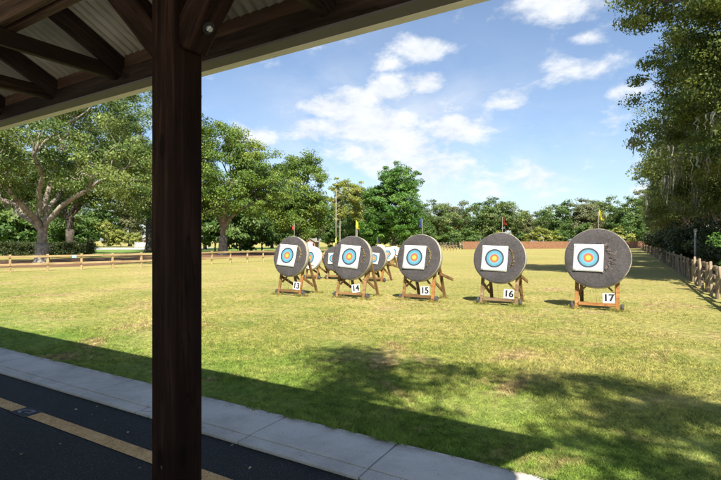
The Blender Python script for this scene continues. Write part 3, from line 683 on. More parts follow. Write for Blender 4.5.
# --- clipped hedge
def hedge(name, label, a, c, w, h, n, seed, mat):
    g = np.random.default_rng(seed); a = np.array(a); c = np.array(c); root = thing(name, label, 'hedge', (a[0], a[1], 0))
    d = c - a; L = np.linalg.norm(d); d = d / L; s = np.array([-d[1], d[0]])
    t = g.random(n) * L; u = (g.random(n) - .5) * w; z = h * (1 - g.random(n) ** 2.2 * .95)
    side = g.random(n) < .5; u = np.where(side, np.sign(u) * w * .5, u)
    C = np.stack([d[0] * t + s[0] * u, d[1] * t + s[1] * u, z], 1)
    V, tt = leaves(C, g, 60, .28, .12, .8, .3); keep = V[:, :, 2].min(1) > .01
    link('foliage', poly_mesh('foliage', V[keep], tt[keep]), mat, root)
    mb = MB()
    for k in range(int(L / .6)):
        p = d * (k + .5) * .6
        mb.tube([(p[0], p[1], 0), (p[0] + .1, p[1], h * .5), (p[0] - .05, p[1] + .08, h * .92)], [.04, .03, .012], 5)
    mb.build('stems', M['bark_dark'], root)
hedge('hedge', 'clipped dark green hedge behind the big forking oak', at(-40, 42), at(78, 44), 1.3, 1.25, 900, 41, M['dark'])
# --- the mossy oaks along the right fence
GO = 'oaks along the right fence'
rA = make_tree('oak_tree', 'nearest tall mossy oak overhanging the right fence', 'tree', (4.85, 21.5), 51,
          [(0, 0, 9.5, 5.2, 5.2, 5.4), (-2.6, -1, 11.4, 4.2, 4, 4.4), (-2.4, -2.5, 14.2, 3.8, 3, 2.4), (-2.5, .5, 7.4, 3.0, 3.6, 2.8), (1, -3, 8.5, 4, 3, 4.4), (0, -1.5, 13.2, 4.4, 3.5, 3), (-1.2, 0, 5.3, 3.7, 4.4, 1.9)], 3.2, .42, 800, 340, .66, .112,
          M['rightoak'], M['bark'], 5, group=GO, rough=.17, moss=24, mossl=(.6, 2.4), core=.4)
rB = make_tree('oak_tree', 'second mossy oak along the right fence, behind the nearest', 'tree', (5.2, 32), 52,
          [(0, 0, 8.2, 5.0, 5.5, 5.0), (-1.5, 0, 5.6, 3.6, 4.2, 2.6), (0, 0, 11.5, 3.8, 4, 2.8), (-1.4, 0, 4.6, 3.4, 4.5, 1.6)], 2.8, .4, 330, 320, .85, .15,
          M['rightoak'], M['bark'], 5, group=GO, moss=20, mossl=(.6, 2.4), core=.4)
for i, (src, x, y, s, lab) in enumerate([(rA, 5.0, 43, .93, 'third mossy oak along the right fence'), (rB, 5.0, 53, 1.0, 'fourth mossy oak along the right fence'),
        (rB, 4.8, 65, .98, 'fifth mossy oak along the right fence'), (rA, 5.2, 78, .9, 'sixth mossy oak along the right fence'), (rB, 5.0, 92, .95, 'seventh mossy oak along the right fence'),
        (rB, 4.5, 107, .9, 'last and farthest mossy oak along the right fence'), (rB, 13, 24, 1.1, 'mossy oak in the shade behind the nearest fence oak'), (rB, 14, 37, 1.15, 'mossy oak deep in the wood behind the second fence oak'),
        (rB, 14, 52, 1.1, 'mossy oak deep in the wood behind the fourth fence oak'), (rB, 16, 21, 1.15, 'mossy oak at the right frame edge beyond the shrub')]):
    place(src, lab, (x, y), 1.1 + i * 1.9, s, GO)
GS = 'bushes behind the right fence'
shr = make_tree('shrub', 'bright green shrub just behind the near right fence', 'shrub', (2.6, 16.8), 61, [(0, 0, 1.15, .72, .8, .95), (.25, .5, .9, .7, .7, .75)], .3, .04, 80, 120, .26, .085,
          M['bright'], M['bark_dark'], 4, group=GS, crown='foliage', rmin=.008)
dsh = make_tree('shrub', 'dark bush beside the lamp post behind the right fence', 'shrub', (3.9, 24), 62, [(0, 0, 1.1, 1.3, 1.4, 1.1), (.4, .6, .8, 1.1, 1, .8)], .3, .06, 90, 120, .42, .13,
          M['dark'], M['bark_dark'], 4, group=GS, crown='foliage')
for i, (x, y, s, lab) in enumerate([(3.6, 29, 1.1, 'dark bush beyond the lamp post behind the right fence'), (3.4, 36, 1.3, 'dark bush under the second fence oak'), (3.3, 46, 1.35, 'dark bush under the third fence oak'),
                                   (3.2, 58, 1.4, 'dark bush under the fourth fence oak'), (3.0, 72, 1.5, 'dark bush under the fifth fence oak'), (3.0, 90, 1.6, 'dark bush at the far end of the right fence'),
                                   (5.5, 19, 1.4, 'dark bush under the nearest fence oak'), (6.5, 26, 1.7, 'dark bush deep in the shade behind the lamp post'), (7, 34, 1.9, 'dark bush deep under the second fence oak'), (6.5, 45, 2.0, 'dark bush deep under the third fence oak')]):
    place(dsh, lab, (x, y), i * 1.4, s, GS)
# --- oak beside the pavilion, right of the photographer, whose shade falls on the near lawn
make_tree('oak_tree', 'oak beside the pavilion end shading the near lawn', 'tree', (6.6, -5.5), 71,
          [(-5.0, 4.7, 8.6, 1.9, .9, .6), (-4.9, 3.9, 8.5, 1.3, .7, .6), (-3.1, 4.8, 8.8, .9, .6, .5), (-1.9, 4.2, 8.8, 1.5, 1.9, .9), (-.3, 1.8, 9.6, 2.6, 2.2, 1.6)], 3.0, .2, 170, 165, .38, .11, M['oak'], M['bark'], 5, core=.15, rmin=.006)

# ---------------------------------------------------------------- pavilion
PAV = thing('pavilion', 'dark timber pavilion with corrugated metal roof over the driveway', 'pavilion', (-1.615, 1.279, 0))
PL = PAV.location
HI, HO, HB = 1.854, 1.942, 2.524           # header inner face, outer face, underside
X0, X1 = -10.2, .6
SL = .503
def zb(y): return 2.58 + SL * (HI - y)    # rafter underside
RIDGE = -1.6
def post(x, y):
    o = beam('post', (x, y, 0), (x, y, 2.655 if y > 0 else 2.52), .14, .14, M['post'], PAV, bevel=.007)
    return o
XP = -1.615
front = [XP, XP - 3.5, XP - 7.0, .45]
for x in front: post(x, 1.279)
for x in front: post(x, -4.9)
def brace(p0, p1, up, bolt_at=None):
    o = beam('brace', p0, p1, .11, .115, M['post'], PAV, up=up, bevel=.008)
    if bolt_at is None: return
    d = (Vector(p1) - Vector(p0)).normalized(); nrm = Vector((d.z, 0, -d.x))   # underside of the brace
    c = Vector(p0) + d * bolt_at + nrm * .0585
    w = MB(); w.ring([(0, 0), (.026, 0), (.026, -.003), (0, -.003)], 18)  # black disc painting the shade of the counterbored bolt hole
    h_ = MB(); h_.ring([(0, 0), (.013, 0), (.013, -.009), (.009, -.012), (0, -.012)], 6)
    Mi = o.matrix_basis.inverted(); q = Vector((0, -1, 0)).rotation_difference(nrm)
    for mb, nm, mt, dz in ((w, 'bore_shade', M['ink'], 0), (h_, 'bolt', M['bolt'], .003)):
        h = mb.build(nm, mt, o); h.matrix_local = Mi @ Matrix.Translation(c - PL + nrm * dz) @ q.to_matrix().to_4x4()
for x in front:
    brace((x + .05, 1.292, 2.285), (x + .375, 1.292, 2.655), (0, 1, 0), .115)
    brace((x - .04, 1.292, 2.262), (x - .43, 1.292, 2.655), (0, 1, 0))
# header (two plies), blocking, soffit and gutter
beam('header', (X0, (HI + HO) / 2, HB + .055), (X1, (HI + HO) / 2, HB + .055), HO - HI, .11, M['stain'], PAV)
beam('soffit', (X0, (HI + HO) / 2 + .002, HB - .006), (X1, (HI + HO) / 2 + .002, HB - .006), HO - HI + .004, .012, M['soffit'], PAV, bevel=.001)
rx = [-2.09 + .845 * k for k in range(-10, 4)]
rx = [x for x in rx if X0 < x < X1]
for a, c in zip([X0] + rx, rx + [X1]):
    if c - a > .1: beam('blocking', (a + .022, HI + .03, 2.677), (c - .022, HI + .03, 2.677), .04, .082, M['brown'], PAV)
def L(n, prof, x0, x1, mat):               # an extrusion along X
    b = MB(); k = len(prof)
    b.add([(x, y, z) for x in (x0, x1) for y, z in prof], [tuple(range(k))[::-1], tuple(range(k, 2 * k))] + [(i, (i + 1) % k, k + (i + 1) % k, k + i) for i in range(k)])
    o = b.build(n, mat, PAV, bevel=.004); o.location = -PL; return o
L('gutter', [(HO + .006, HB - .012), (HO + .080, HB - .004), (HO + .095, HB + .05), (HO + .095, HB + .115), (HO + .085, HB + .115), (HO + .082, HB + .05), (HO + .07, HB + .01), (HO + .012, HB + .004), (HO + .012, HB + .11), (HO + .006, HB + .11)], X0 - .05, X1 + .05, M['gutter'])
for x in rx:
    beam('rafter', (x, HI + .07, zb(HI + .07) + .067), (x, RIDGE + .03, zb(RIDGE + .03) + .067), .04, .12, M['stain'], PAV)
    yb = 2 * RIDGE - HI
    beam('rafter', (x, RIDGE - .03, zb(RIDGE + .03) + .067), (x, yb, zb(HI) + .067), .04, .12, M['stain'], PAV)
    if not -2.3 < x < -1.9: beam('tie', (x - .045, HI - .002, 2.564 + .045), (x - .045, yb, 2.564 + .045), .04, .09, M['stain'], PAV)
# doubled purlin lying on the ties
for y in (1.251, 1.185): beam('purlin', (X0, y, 2.657 + .07), (X1, y, 2.657 + .07), .042, .14, M['brown'], PAV)
beam('purlin', (X0, -.2, 2.657 + .07), (X1, -.2, 2.657 + .07), .042, .14, M['brown'], PAV)
beam('ridge_beam', (X0, RIDGE, zb(RIDGE) + .06), (X1, RIDGE, zb(RIDGE) + .06), .05, .2, M['stain'], PAV)
beam('header', (X0, 2 * RIDGE - HI, HB + .055), (X1, 2 * RIDGE - HI, HB + .055), .085, .11, M['stain'], PAV)
def roof(sg):
    b = MB(); n = int((X1 - X0 + .2) / .068) * 8
    xs = [X0 - .1 + (X1 - X0 + .2) * i / n for i in range(n + 1)]
    ys = [HO + .08 - (HO + .08 - RIDGE) * t for t in (0, .33, .66, 1)]
    for y in ys:
        for x in xs: b.v.append((x, y if sg > 0 else 2 * RIDGE - y, zb(y) + .148 + .011 * math.sin(2 * math.pi * x / .068)))
    w = n + 1
    for j in range(3):
        for i in range(n): b.f.append((j * w + i, j * w + i + 1, (j + 1) * w + i + 1, (j + 1) * w + i)); b.mi.append(0)
    o = b.build('roof_sheet', M['tin'], PAV, smooth=True); o.location = -PL
    m = o.modifiers.new('thickness', 'SOLIDIFY'); m.thickness = .002; m.offset = 1 if sg > 0 else -1
roof(1); roof(-1)

PAV.rotation_euler = (0, 0, R(-.95))
# ---------------------------------------------------------------- archery targets
TILT = R(11)
def text_mesh(s, size, mat):
    c = bpy.data.curves.new('digits', 'FONT'); c.body = s; c.size = size; c.align_x = 'CENTER'; c.align_y = 'CENTER'; c.extrude = .0008; c.offset = .004
    o = bpy.data.objects.new('digits', c); COL.objects.link(o)
    dg = bpy.context.evaluated_depsgraph_get(); me = bpy.data.meshes.new_from_object(o.evaluated_get(dg))
    bpy.data.objects.remove(o)
    v0 = [v.co.copy() for v in me.vertices]; f0 = [tuple(p.vertices) for p in me.polygons]; bm_ = MB()
    for k_, dx_ in enumerate((-.0065, 0, .0065)): bm_.add([(v.x + dx_, v.y, v.z + .0003 * k_) for v in v0], f0)
    me = bm_.mesh('digits'); me.materials.clear(); me.materials.append(mat); return me
def disc_mesh(D, t, seed, rimslot):
    """straw or foam butt: slightly domed worn front, rounded rim"""
    g = random.Random(seed); b = MB(); n = 72; r = D / 2
    prof = [(0, 0), (r * .25, 0), (r * .5, .001), (r * .75, .002), (r * .94, .004), (r * .985, .012), (r, .03), (r, t - .03), (r * .985, t - .01), (r * .9, t), (0, t)]
    b.ring(prof, n)
    for k in range(len(b.f)):
        j = k % (len(prof) - 1); b.mi[k] = rimslot if j >= 5 else 0
    for i, (x, y, z) in enumerate(b.v):
        q = 1 + .006 * math.sin(3 * math.atan2(z, x) + 2 * seed) + .005 * math.sin(5 * math.atan2(z, x) + seed) + .004 * g.uniform(-1, 1)
        b.v[i] = (x * q, y + .003 * g.uniform(-1, 1), z * q)
    return b.mesh('butt')
def target(label, loc, rz, D, zc, legmats, face_off, face_rot, flag, seed, cover='foam', face=.6, width=.8, handle=(1,), wear=True, group=None, digits=None, deep=.9, flag_h=.36, small=False, ringscale=1):
    """front feet stand on the local X axis; the butt leans back on an A frame"""
    g = random.Random(seed); rr_ = random.Random(seed * 7); T = thing('archery_target', label, 'archery target', (*loc, 0), rz, group)
    hw = width / 2; Rr = D / 2; tl = math.tan(TILT); bt = .165 if not small else .17
    # butt frame of reference: origin at the middle of its front face
    yc = (zc - .1) * tl - .15
    Mt = Matrix.Translation((0, yc, zc)) @ Matrix.Rotation(-TILT, 4, 'X')
    me = disc_mesh(D, bt, seed, 1)
    me.materials.append(M['whitefoam'] if cover == 'white' else M['foam']); me.materials.append(M['whitefoam'] if cover == 'white' else M['rim'])
    butt = link('butt', me, None, T); butt.matrix_local = Mt
    me.polygons.foreach_set('use_smooth', [True] * len(me.polygons))
    def onbutt(name, mb, mat, smooth=False):
        o = mb.build(name, mat, T, smooth); o.matrix_local = Mt; return o
    # paper face, a little curled, pinned at the corners
    pf = MB(); nn = 8; h = face / 2
    for j in range(nn + 1):
        for i in range(nn + 1):
            x = -h + face * i / nn; z = -h + face * j / nn
            y = -.008 - .004 * math.sin(3 * x / face + seed) - .022 * max(0, abs(x / h * z / h) - .55) * (1 if z < 0 else .4) - (.012 * max(0, -z / h - .3) if seed % 2 else 0)
            pf.v.append((x, y, z))
    w = nn + 1
    for j in range(nn):
        for i in range(nn): pf.f.append((j * w + i, j * w + i + 1, (j + 1) * w + i + 1, (j + 1) * w + i)); pf.mi.append(0)
    p = pf.build('target_face', M['face'], T, True)
    k = face / .6 * ringscale
    p.data.transform(Matrix.Scale(1 / k, 4)); p.matrix_local = Mt @ Matrix.Translation((face_off[0], -.004, face_off[1])) @ Matrix.Rotation(face_rot, 4, 'Y') @ Matrix.Scale(k, 4)
    sm = p.modifiers.new('paper', 'SOLIDIFY'); sm.thickness = .002
    pins = MB()
    for sx in (-1, 1):
        for sz in (-1, 1):
            c = Vector((face_off[0], 0, face_off[1])) + Vector((sx * h * .87, -.028, sz * h * .87)); b0 = len(pins.v)
            pins.tube([c, c + Vector((0, .03, 0))], [.009, .006], 6)
    if not small: onbutt('pins', pins, M['ink'])
    if wear:
        # shot-out foam beside the paper: ragged torn flecks
        # a ragged crescent where arrows have torn the butt beside the paper
        wm = MB(); na, nr_ = 44, 7
        a0, a1 = (-1.25, 1.35) if wear == 1 else (-.75 + .1 * (seed % 3), .8 + .25 * (seed % 2))
        for ia in range(na + 1):
            t = ia / na; a = a0 + (a1 - a0) * t; fade = math.sin(math.pi * min(max(t, .02), .98)) ** .5
            ri = .30 if wear == 1 else .335 + .012 * math.sin(seed + 5 * t); wd_ = (.19 if wear == 1 else .06) * fade
            ri += g.uniform(-.012, .012); ro = ri + wd_ * g.uniform(.45, 1.2)
            for ir in range(nr_ + 1):
                r = ri + (ro - ri) * ir / nr_; e = math.sin(math.pi * ir / nr_)
                wm.v.append((face_off[0] + .08 + r * math.cos(a), .004 - (.004 + g.uniform(0, .03)) * e, face_off[1] + r * math.sin(a)))
        for ia in range(na):
            for ir in range(nr_): q0_ = ia * (nr_ + 1) + ir; wm.f.append((q0_, q0_ + 1, q0_ + nr_ + 2, q0_ + nr_ + 1)); wm.mi.append(0)
        onbutt('worn_patch', wm, M['wornfoam'] if wear == 1 else M['straw'])
    # A frame
    yf = lambda z: (z - .1) * tl + .05 + .03       # front legs run up the back of the butt
    lm = legmats
    def leg(x, y0, x1, y1, z1, mat, w=.075, t=.045):
        b = MB(); b.box((-.5, -.5, 0), (.5, .5, 1)); o = None
        p0, p1 = Vector((x, y0, 0)), Vector((x1, y1, z1))
        b = MB(); b.bar(p0, p1, w, t, 0, (0, 1, 0)); return b.build('leg', mat, T, bevel=.004)
    zt = zc + Rr * .35
    leg(-hw, 0, -hw, yf(zt) - .0, zt, lm[0]); leg(hw, 0, hw, yf(zt), zt, lm[1])
    leg(-hw + .03, deep, -hw + .06, yf(zt) + .06, zt, lm[2]); leg(hw - .03, deep, hw - .06, yf(zt) + .06, zt, lm[3])
    cb = MB(); cb.bar((-hw + .04, .0, .13), (hw - .04, .0, .13), .045, .07); cb.build('crossbar', lm[0], T, bevel=.004)
    sh = MB(); zs_ = zc - Rr * .86; sh.bar((-hw, yf(zs_) - .02, zs_ + .1), (hw, yf(zs_) - .02, zs_ + .1), .06, .07); sh.build('ledge', lm[2], T, bevel=.004)
    for s in (-1, 1):
        kb = MB(); kb.bar((s * (hw - .03), yf(.32), .34), (s * (hw - .26), yf(.56) - .01, .58), .035, .06, 0, (0, 1, 0)); kb.build('brace', lm[2], T, bevel=.003)
        kb = MB(); kb.bar((s * (hw - .0), .1, .52), (s * (hw - .02), deep * .78, .22), .03, .07); kb.build('brace', lm[2], T, bevel=.003)
    for s in handle:
        hb = MB(); hb.bar((s * (hw + .03), .3, .70), (s * (hw + .03), 1.28, .47), .03, .075); hb.build('handle', lm[3], T, bevel=.004)
    # wheels on stub axles outside the front legs
    for s in (-1, 1):
        wr = .078
        wl = MB(); wl.ring([(.03, -.024), (wr - .012, -.026), (wr, -.014), (wr, .014), (wr - .012, .026), (.03, .024)], 20, axis='X')
        o = wl.build('wheel', M['tyre'], T, True); o.location = (s * (hw + .09), .05, wr)
        hbm = MB(); hbm.ring([(0, -.028), (.03, -.028), (.03, .028), (0, .028)], 12, axis='X'); hbm.tube([(-s * .09, 0, 0), (s * .04, 0, 0)], .009, 6)
        hbm.build('hub', M['hub'], o)
    if not small:
        st = MB(); st.tube([(-.02, yf(.3) - .08, zc - Rr * .95), (-.01, -.03, .3), (.02, -.02, .14)], .004, 4); st.build('string', M['string'], T)
    if flag:
        top = zc + Rr; fy = yc + math.sin(TILT) * Rr + bt * .7; fx = g.uniform(-.03, .03)
        fp = MB(); fp.tube([(fx, fy, top - .3), (fx, fy + .02, top + flag_h)], .008, 6); po = fp.build('flag_pole', M['oldpole'], T)
        fm = MB(); s = g.choice((-1, 1)); cols = 6; F = .3
        for i in range(cols + 1):     # limp pennant
            t = i / cols; w2 = .125 * (1 - t); 
            cx = fx + s * (.01 + .085 * t + .02 * math.sin(7 * t)); cy = fy + .02 + .03 * math.sin(9 * t + seed); cz = top + flag_h - .075 - .12 * t
            fm.v += [(cx, cy, cz + w2), (cx + .008, cy + .012, cz - w2 * .8)]
        for i in range(cols): fm.f.append((2 * i, 2 * i + 1, 2 * i + 3, 2 * i + 2)); fm.mi.append(0)
        fo = fm.build('flag', M[flag], po, True)
    if digits:
        a, dx, tilt, turn = digits[1:]
        S = thing('number_sign', digits[0], 'number sign', (0, 0, 0), 0)
        Lm = Matrix.Translation((*loc, 0)) @ Matrix.Rotation(rz, 4, 'Z') @ Matrix.Translation((dx, .012, .167)) @ Matrix.Rotation(turn, 4, 'Y') @ Matrix.Rotation(-tilt, 4, 'X')
        S.matrix_basis = Lm
        c = MB(); c.box((-.115, -.004, 0), (.115, .004, .21)); c.build('card', M['plate'], S, bevel=.002)
        to = link('digits', text_mesh(a, .215, M['ink']), None, S); to.rotation_euler = (R(90), 0, 0); to.location = (0, -.0055, .105)
    return T
O, B_, G_ = M['leg_orange'], M['leg_brown'], M['leg_grey']
GT = 'archery targets in the front row'
target('charcoal round target with yellow flag, rightmost of the front row', (-.765, 11.42), 0, 1.32, 1.13, (O, O, B_, B_), (-.165, .0), R(1.5), 'f_yellow', 1, handle=(), wear=1, group=GT,
       digits=('white card numbered 17 under the rightmost target with two orange legs', '17', .235, .14, R(-2)))
target('charcoal round target with red flag and number 16 below', (-2.80, 11.14), R(1), 1.215, 1.11, (G_, G_, B_, B_), (-.10, -.02), R(2), 'f_red', 2, wear=2, group=GT,
       digits=('white card numbered 16 under the greyed wooden frame with the red flag', '16', .225, .10, R(3)), handle=(1,))
target('charcoal round target with blue flag and one orange leg', (-4.73, 10.86), R(-2), 1.2, 1.09, (B_, O, B_, B_), (-.10, .0), R(1), 'f_blue', 3, wear=2, group=GT,
       digits=('white card numbered 15 beside the single orange leg of the blue flagged target', '15', .20, .10, R(-3)))
target('charcoal round target with yellow flag, second from left in the front row', (-6.47, 10.48), R(1), 1.165, 1.07, (B_, B_, B_, B_), (-.04, .02), R(4), 'f_yellow', 4, wear=2, group=GT, handle=(),
       digits=('crookedly tilted white card numbered 14 under a brown legged target', '14', .18, .12, R(-9)))
target('charcoal round target with red flag, leftmost of the front row', (-8.3, 10.24), R(2), 1.135, 1.08, (B_, O, B_, B_), (-.09, .02), R(4), 'f_red', 5, wear=2, group=GT, handle=(), width=.72,
       digits=('white card numbered 13 under the leftmost front target, half hidden by its orange leg', '13', .235, .10, R(4)))
GT2 = 'smaller archery targets in the rear rows'
p = at(311, 18.6); target('small white round target half hidden behind target 13', p, R(-8), .92, .84, (B_, B_, B_, B_), (-.06, .0), R(2), None, 6, 'white', .62, .6, (1,), False, GT2, deep=.8, small=True, ringscale=1.05)
p = at(334, 18.4); target('small charcoal round target with yellow flag, left behind target 14', p, R(4), .97, .82, (B_, B_, B_, B_), (-.03, .0), R(-3), 'f_yellow', 7, 'foam', .44, .6, (1,), False, GT2, deep=.8, flag_h=.3, small=True)
p = at(374.5, 17.4); target('small charcoal round target with blue flag, right behind target 14', p, R(-3), .95, .86, (B_, O, B_, B_), (-.02, .0), R(5), 'f_blue', 8, 'foam', .42, .6, (1,), False, GT2, deep=.8, flag_h=.3, small=True)
p = at(387.8, 28.2); target('distant white round target between targets 14 and 15', p, R(0), .86, .72, (B_, B_, B_, B_), (-.02, .0), 0, None, 9, 'white', .58, .55, (1,), False, GT2, deep=.75, small=True, ringscale=1.1)
p = at(393.6, 33); target('farthest white round target, beside the edge of target 15', p, R(0), .9, .72, (B_, B_, B_, B_), (-.02, .0), 0, None, 10, 'white', .58, .55, (1,), False, GT2, deep=.75, small=True, ringscale=1.1)
p = at(379.5, 33.5); target('distant white round target peeping over the small charcoal one', p, R(0), .88, .82, (B_, B_, B_, B_), (-.02, .0), 0, None, 12, 'white', .58, .55, (), False, GT2, deep=.75, small=True, ringscale=1.1)

# ---------------------------------------------------------------- fences
def along(poly, step):
    out = []; 
    for (x0, y0), (x1, y1) in zip(poly, poly[1:]):
        L_ = math.hypot(x1 - x0, y1 - y0); n = max(1, round(L_ / step))
        out += [(x0 + (x1 - x0) * i / n, y0 + (y1 - y0) * i / n) for i in range(n)]
    return out + [poly[-1]]
def railfence(label, poly, step, h, mat, rails, pw=.1):
    P = along(poly, step); root = thing('rail_fence', label, 'fence', (*P[0], 0)); q = random.Random(3)
    for x, y in P:
        beam('post', (x, y, -.02), (x + q.uniform(-.01, .01), y + q.uniform(-.012, .012), h + q.uniform(-.01, .02)), pw, pw, mat, root, bevel=.008)
    for (x0, y0), (x1, y1) in zip(P, P[1:]):
        for rz_ in rails:
            off = .065
            d = Vector((x1 - x0, y1 - y0, 0)).normalized(); s = Vector((d.y, -d.x, 0)) * off
            beam('rail', Vector((x0, y0, rz_ + q.uniform(-.01, .01))) + s, Vector((x1, y1, rz_ + q.uniform(-.01, .01))) + s + d * -.004, .035, .105, mat, root, bevel=.005)
    return root
railfence('pale two rail wooden fence along the left side of the field', [(-28.2, 3), (-25.9, 11), (-23.9, 20), (-23.8, 28), (-23.9, 50), (-24.6, 72)], 1.52, .83, M['rail'], (.36, .74))
railfence('grey weathered rail fence at the far end, left of the red boards', [at(438, 96), at(463, 84)], 1.5, 1.25, M['greyrail'], (.35, .75, 1.12), .12)
# small pale notice on the left fence
tx, ty = at(73, 22.55)
sg = MB(); sg.box((-.01, -.10, 0), (.01, .10, .14)); s = sg.build('notice_board', M['blue'], None, bevel=.003); s.location = (-24.62, 16.05, .66)
tag(s, 'small pale blue notice fixed to the left rail fence', 'sign')
def notice():
    # put it on the fence line: the point of the fence that bears on column 73
    l = (73 - CX) / FPX; dx, dy = (-SN + l * CS), (CS + l * SN)
    a, c = (-25.9, 11), (-23.9, 20); ux, uy = c[0] - a[0], c[1] - a[1]
    t = (a[0] * uy - a[1] * ux) / (dx * uy - dy * ux)
    s.location = (dx * t + .12, dy * t, .62); s.rotation_euler = (0, 0, math.atan2(uy, ux) - R(90))
notice()
# red-brown close boarded fence across the end of the range
FA, FB = at(462, 84.5), at(652, 101)
def boards():
    root = thing('board_fence', 'red brown close boarded wooden fence across the far end of the range', 'fence', (*FA, 0)); q = random.Random(9)
    n = 14; a, c = Vector((*FA, 0)), Vector((*FB, 0)); d = (c - a).normalized(); Ls = (c - a).length / n; s = Vector((d.y, -d.x, 0))
    for k in range(n):
        b = MB(); m = int(Ls / .16)
        for i in range(m):
            p = d * (Ls * k + Ls * (i + .5) / m); hgt = 1.42 + q.uniform(-.02, .02)
            b.bar(p + Vector((0, 0, .03)) + s * .03, p + Vector((0, 0, hgt)) + s * (.03 + q.uniform(0, .006)), Ls / m - .012, .02, 0, s)
        b.bar(d * Ls * k + Vector((0, 0, .4)), d * Ls * (k + 1) + Vector((0, 0, .4)), .04, .09); b.bar(d * Ls * k + Vector((0, 0, 1.1)), d * Ls * (k + 1) + Vector((0, 0, 1.1)), .04, .09)
        b.build('panel', M['redfence'], root)
    for k in range(n + 1):
        b = MB(); p = d * Ls * k - s * .07; b.bar(p, p + Vector((0, 0, 1.46)), .1, .1); b.build('post', M['redfence'], root)
boards()
# weathered split rails with leaning slabs along the right edge
def splitfence():
    root = thing('split_rail_fence', 'weathered grey split rail fence with leaning slab posts under the right oaks', 'fence', (1.9, 11, 0)); q = random.Random(4); o0 = root.location
    fx = lambda y: 1.86 - .0105 * (y - 12) + .02 * math.sin(y * .7)
    ys = []; y = 11.2
    while y < 112:
        ys.append(y); y += (1.0 if y < 20 else .85 if y < 30 else 1.25 if y < 60 else 1.9)
    for i, y in enumerate(ys[:-1]):
        y2 = ys[i + 1]
        if y < 60:
            for z in (.22, .50, .74):
                p0 = Vector((fx(y - .1) + .05, y - .1, z + q.uniform(-.03, .03))); p1 = Vector((fx(y2 + .1) + .05 , y2 + .1, z + q.uniform(-.03, .03)))
                if (i + (z > .3)) % 2 == 0 or z > .6: beam('rail', p0, p1, .06, .11 + q.uniform(-.015, .02), M['cedar'], root, bevel=.015)
    for i, y in enumerate(ys):
        ln_ = q.choice((-1, 1)) * q.uniform(.06, .24) if y < 26 else q.uniform(-.1, .1)
        if y < 24: ln_ = (.34 if i % 2 else -.16) + q.uniform(-.1, .1)
        hgt = .86 + q.uniform(-.06, .08)
        b = beam('post', (fx(y) - .03, y + q.uniform(-.04, .04), -.03), (fx(y) - .03 + q.uniform(-.06, .03), y + ln_, hgt), .13 + q.uniform(0, .05), .07, M['cedar'], root, up=(1, 0, 0), bevel=.018)
    far_ = MB()
    for y, y2 in zip(ys, ys[1:]):
        if y >= 60:
            for z in (.3, .7): far_.bar(Vector((fx(y) + .05, y, z)) - o0, Vector((fx(y2) + .05, y2, z)) - o0, .06, .12)
    far_.build('rail', M['cedar'], root)
splitfence()
# white picket fence and little canopy beyond the road
def picket():
    a, c = Vector((*at(135, 110), 0)), Vector((*at(200, 112), 0)); root = thing('picket_fence', 'white picket fence beyond the road, beside the pavilion post', 'fence', a); d = (c - a).normalized(); Ln = (c - a).length
    b = MB(); k = 0.
    while k < Ln: p = d * k; b.bar(p + Vector((0, 0, .05)), p + Vector((0, 0, 1.15)), .02, .16, 0, d); k += .28
    b.bar(Vector((0, 0, .35)), d * Ln + Vector((0, 0, .35)), .03, .09); b.bar(Vector((0, 0, .9)), d * Ln + Vector((0, 0, .9)), .03, .09); b.build('pickets', M['white'], root)
    k = 0.
    while k <= Ln: b = MB(); p = d * k; b.bar(p, p + Vector((0, 0, 1.3)), .12, .12); b.build('post', M['white'], root); k += 2.5
picket()
def small_house(label, x, d, w, dep, h, rh, roofm, wallm, name='shed', rz=.3, door=None):
    root = thing(name, label, 'shed', (*at(x, d), 0), rz)
    b = MB(); b.box((-w / 2, -dep / 2, 0), (w / 2, dep / 2, h)); b.add([(-w/2, -dep/2, h), (w/2, -dep/2, h), (0, -dep/2, h + rh), (-w/2, dep/2, h), (w/2, dep/2, h), (0, dep/2, h + rh)], [(0, 1, 2), (3, 5, 4)]); b.build('wall', wallm, root)
    r_ = MB(); o = .25
    for s in (-1, 1): r_.bar((s * (w / 4 + o / 2), -dep / 2 - o, h + rh / 2 - rh * o / w + .05), (s * (w / 4 + o / 2), dep / 2 + o, h + rh / 2 - rh * o / w + .05), math.hypot(w / 2 + o, rh) , .06, 0, (s * rh * 2 / w, 0, 1))
    r_.build('roof', roofm, root)
    dr = MB(); dr.box((-.45, -dep / 2 - .04, 0), (.45, -dep / 2 - .003, min(1.9, h - .1))); dr.build('door', door or M['brown'], root)
    wd = MB(); wd.box((w * .28, -dep / 2 - .03, h * .45), (w * .42, -dep / 2 - .003, h * .8)); wd.build('window', M['ink'], root)
small_house('small pale shed with faded red front under the far trees above target 13', 312, 94, 1.9, 2.4, 1.35, .6, M['oldpole'], M['rose'], door=M['white'], rz=R(20))
small_house('white roofed shed behind the white picket fence', 149, 118, 3.4, 3, 1.8, .7, M['white'], M['greyrail'], rz=R(25))

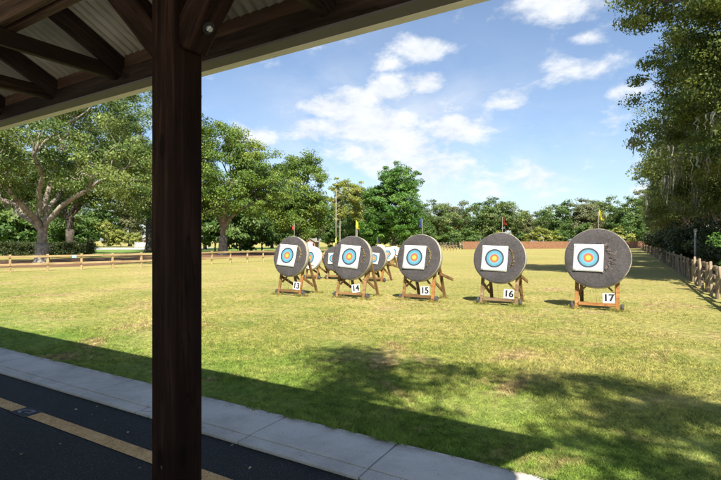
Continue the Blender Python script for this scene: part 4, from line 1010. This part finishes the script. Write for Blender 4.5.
# ---------------------------------------------------------------- poles
q0 = at(336, 70); up = thing('utility_pole', 'tall slim grey pole rising between targets 13 and 14', 'pole', (*q0, 0))
b = MB(); b.tube([(0, 0, -.1), (0, 0, 4), (.02, 0, hz(189, 70))], [.09, .075, .06], 10); b.build('pole', M['oldpole'], up, True)
b = MB(); b.box((-.05, -.05, hz(189, 70)), (.05, .05, hz(189, 70) + .1)); b.build('cap', M['pole'], up)
lp = thing('lamp_post', 'slim grey lamp post with small square head behind the right fence', 'lamp post', (2.32, 26.8, 0))
b = MB(); b.tube([(0, 0, 0), (0, 0, 1.9)], [.045, .04], 10); b.build('pole', M['pole'], lp, True)
b = MB(); b.box((-.055, -.055, 1.9), (.055, .055, 2.04)); b.box((-.075, -.075, 2.04), (.075, .075, 2.07)); b.build('lamp_head', M['pole'], lp, bevel=.01)
# sapling trunk by the shed
make_tree('young_tree', 'young thin trunked tree with pale leaves right of the small red shed', 'tree', at(319, 80), 81, [(0, 0, 3.4, 1.4, 1.4, 1.2)], 2.0, .07, 30, 90, .55, .22, M['olive'], M['bark'], 3, rmin=.02)

# ---------------------------------------------------------------- litter
def litter():
    b = MB(); pts = [(0, .5), (.22, .32), (.3, 0), (.2, -.3), (0, -.5), (-.2, -.3), (-.3, 0), (-.22, .32)]
    b.add([(x * .032, y * .034, .012 * abs(x) + .004 * math.sin(y * 5)) for x, y in pts] + [(0, 0, .0)], [(i, (i + 1) % 8, 8) for i in range(8)])
    first = b.build('fallen_leaf', M['dryleaf']); q = random.Random(12)
    spots = [(22, 456, 1.3), (76, 411, .9), (92, 416, .8), (105, 422, .7), (128, 434, .8), (13, 452, .7), (60, 446, .6), (250, 470, .8), (140, 470, .6), (232, 447, .6), (97, 408, .6)]
    for i, (x, y, s_) in enumerate(spots):
        d = EYE * FPX / (y - HY); p = at(x, d); o = first if i == 0 else first.copy()
        if i: COL.objects.link(o)
        o.location = (p[0], p[1], .014 if p[1] < 2.5 else .04); o.rotation_euler = (q.uniform(-.2, .2), q.uniform(-.2, .2), q.uniform(0, 6)); o.scale = (s_, s_, s_)
        tag(o, 'small dry leaf lying on the dark asphalt', 'leaf', 'dry leaves scattered on the asphalt')
litter()
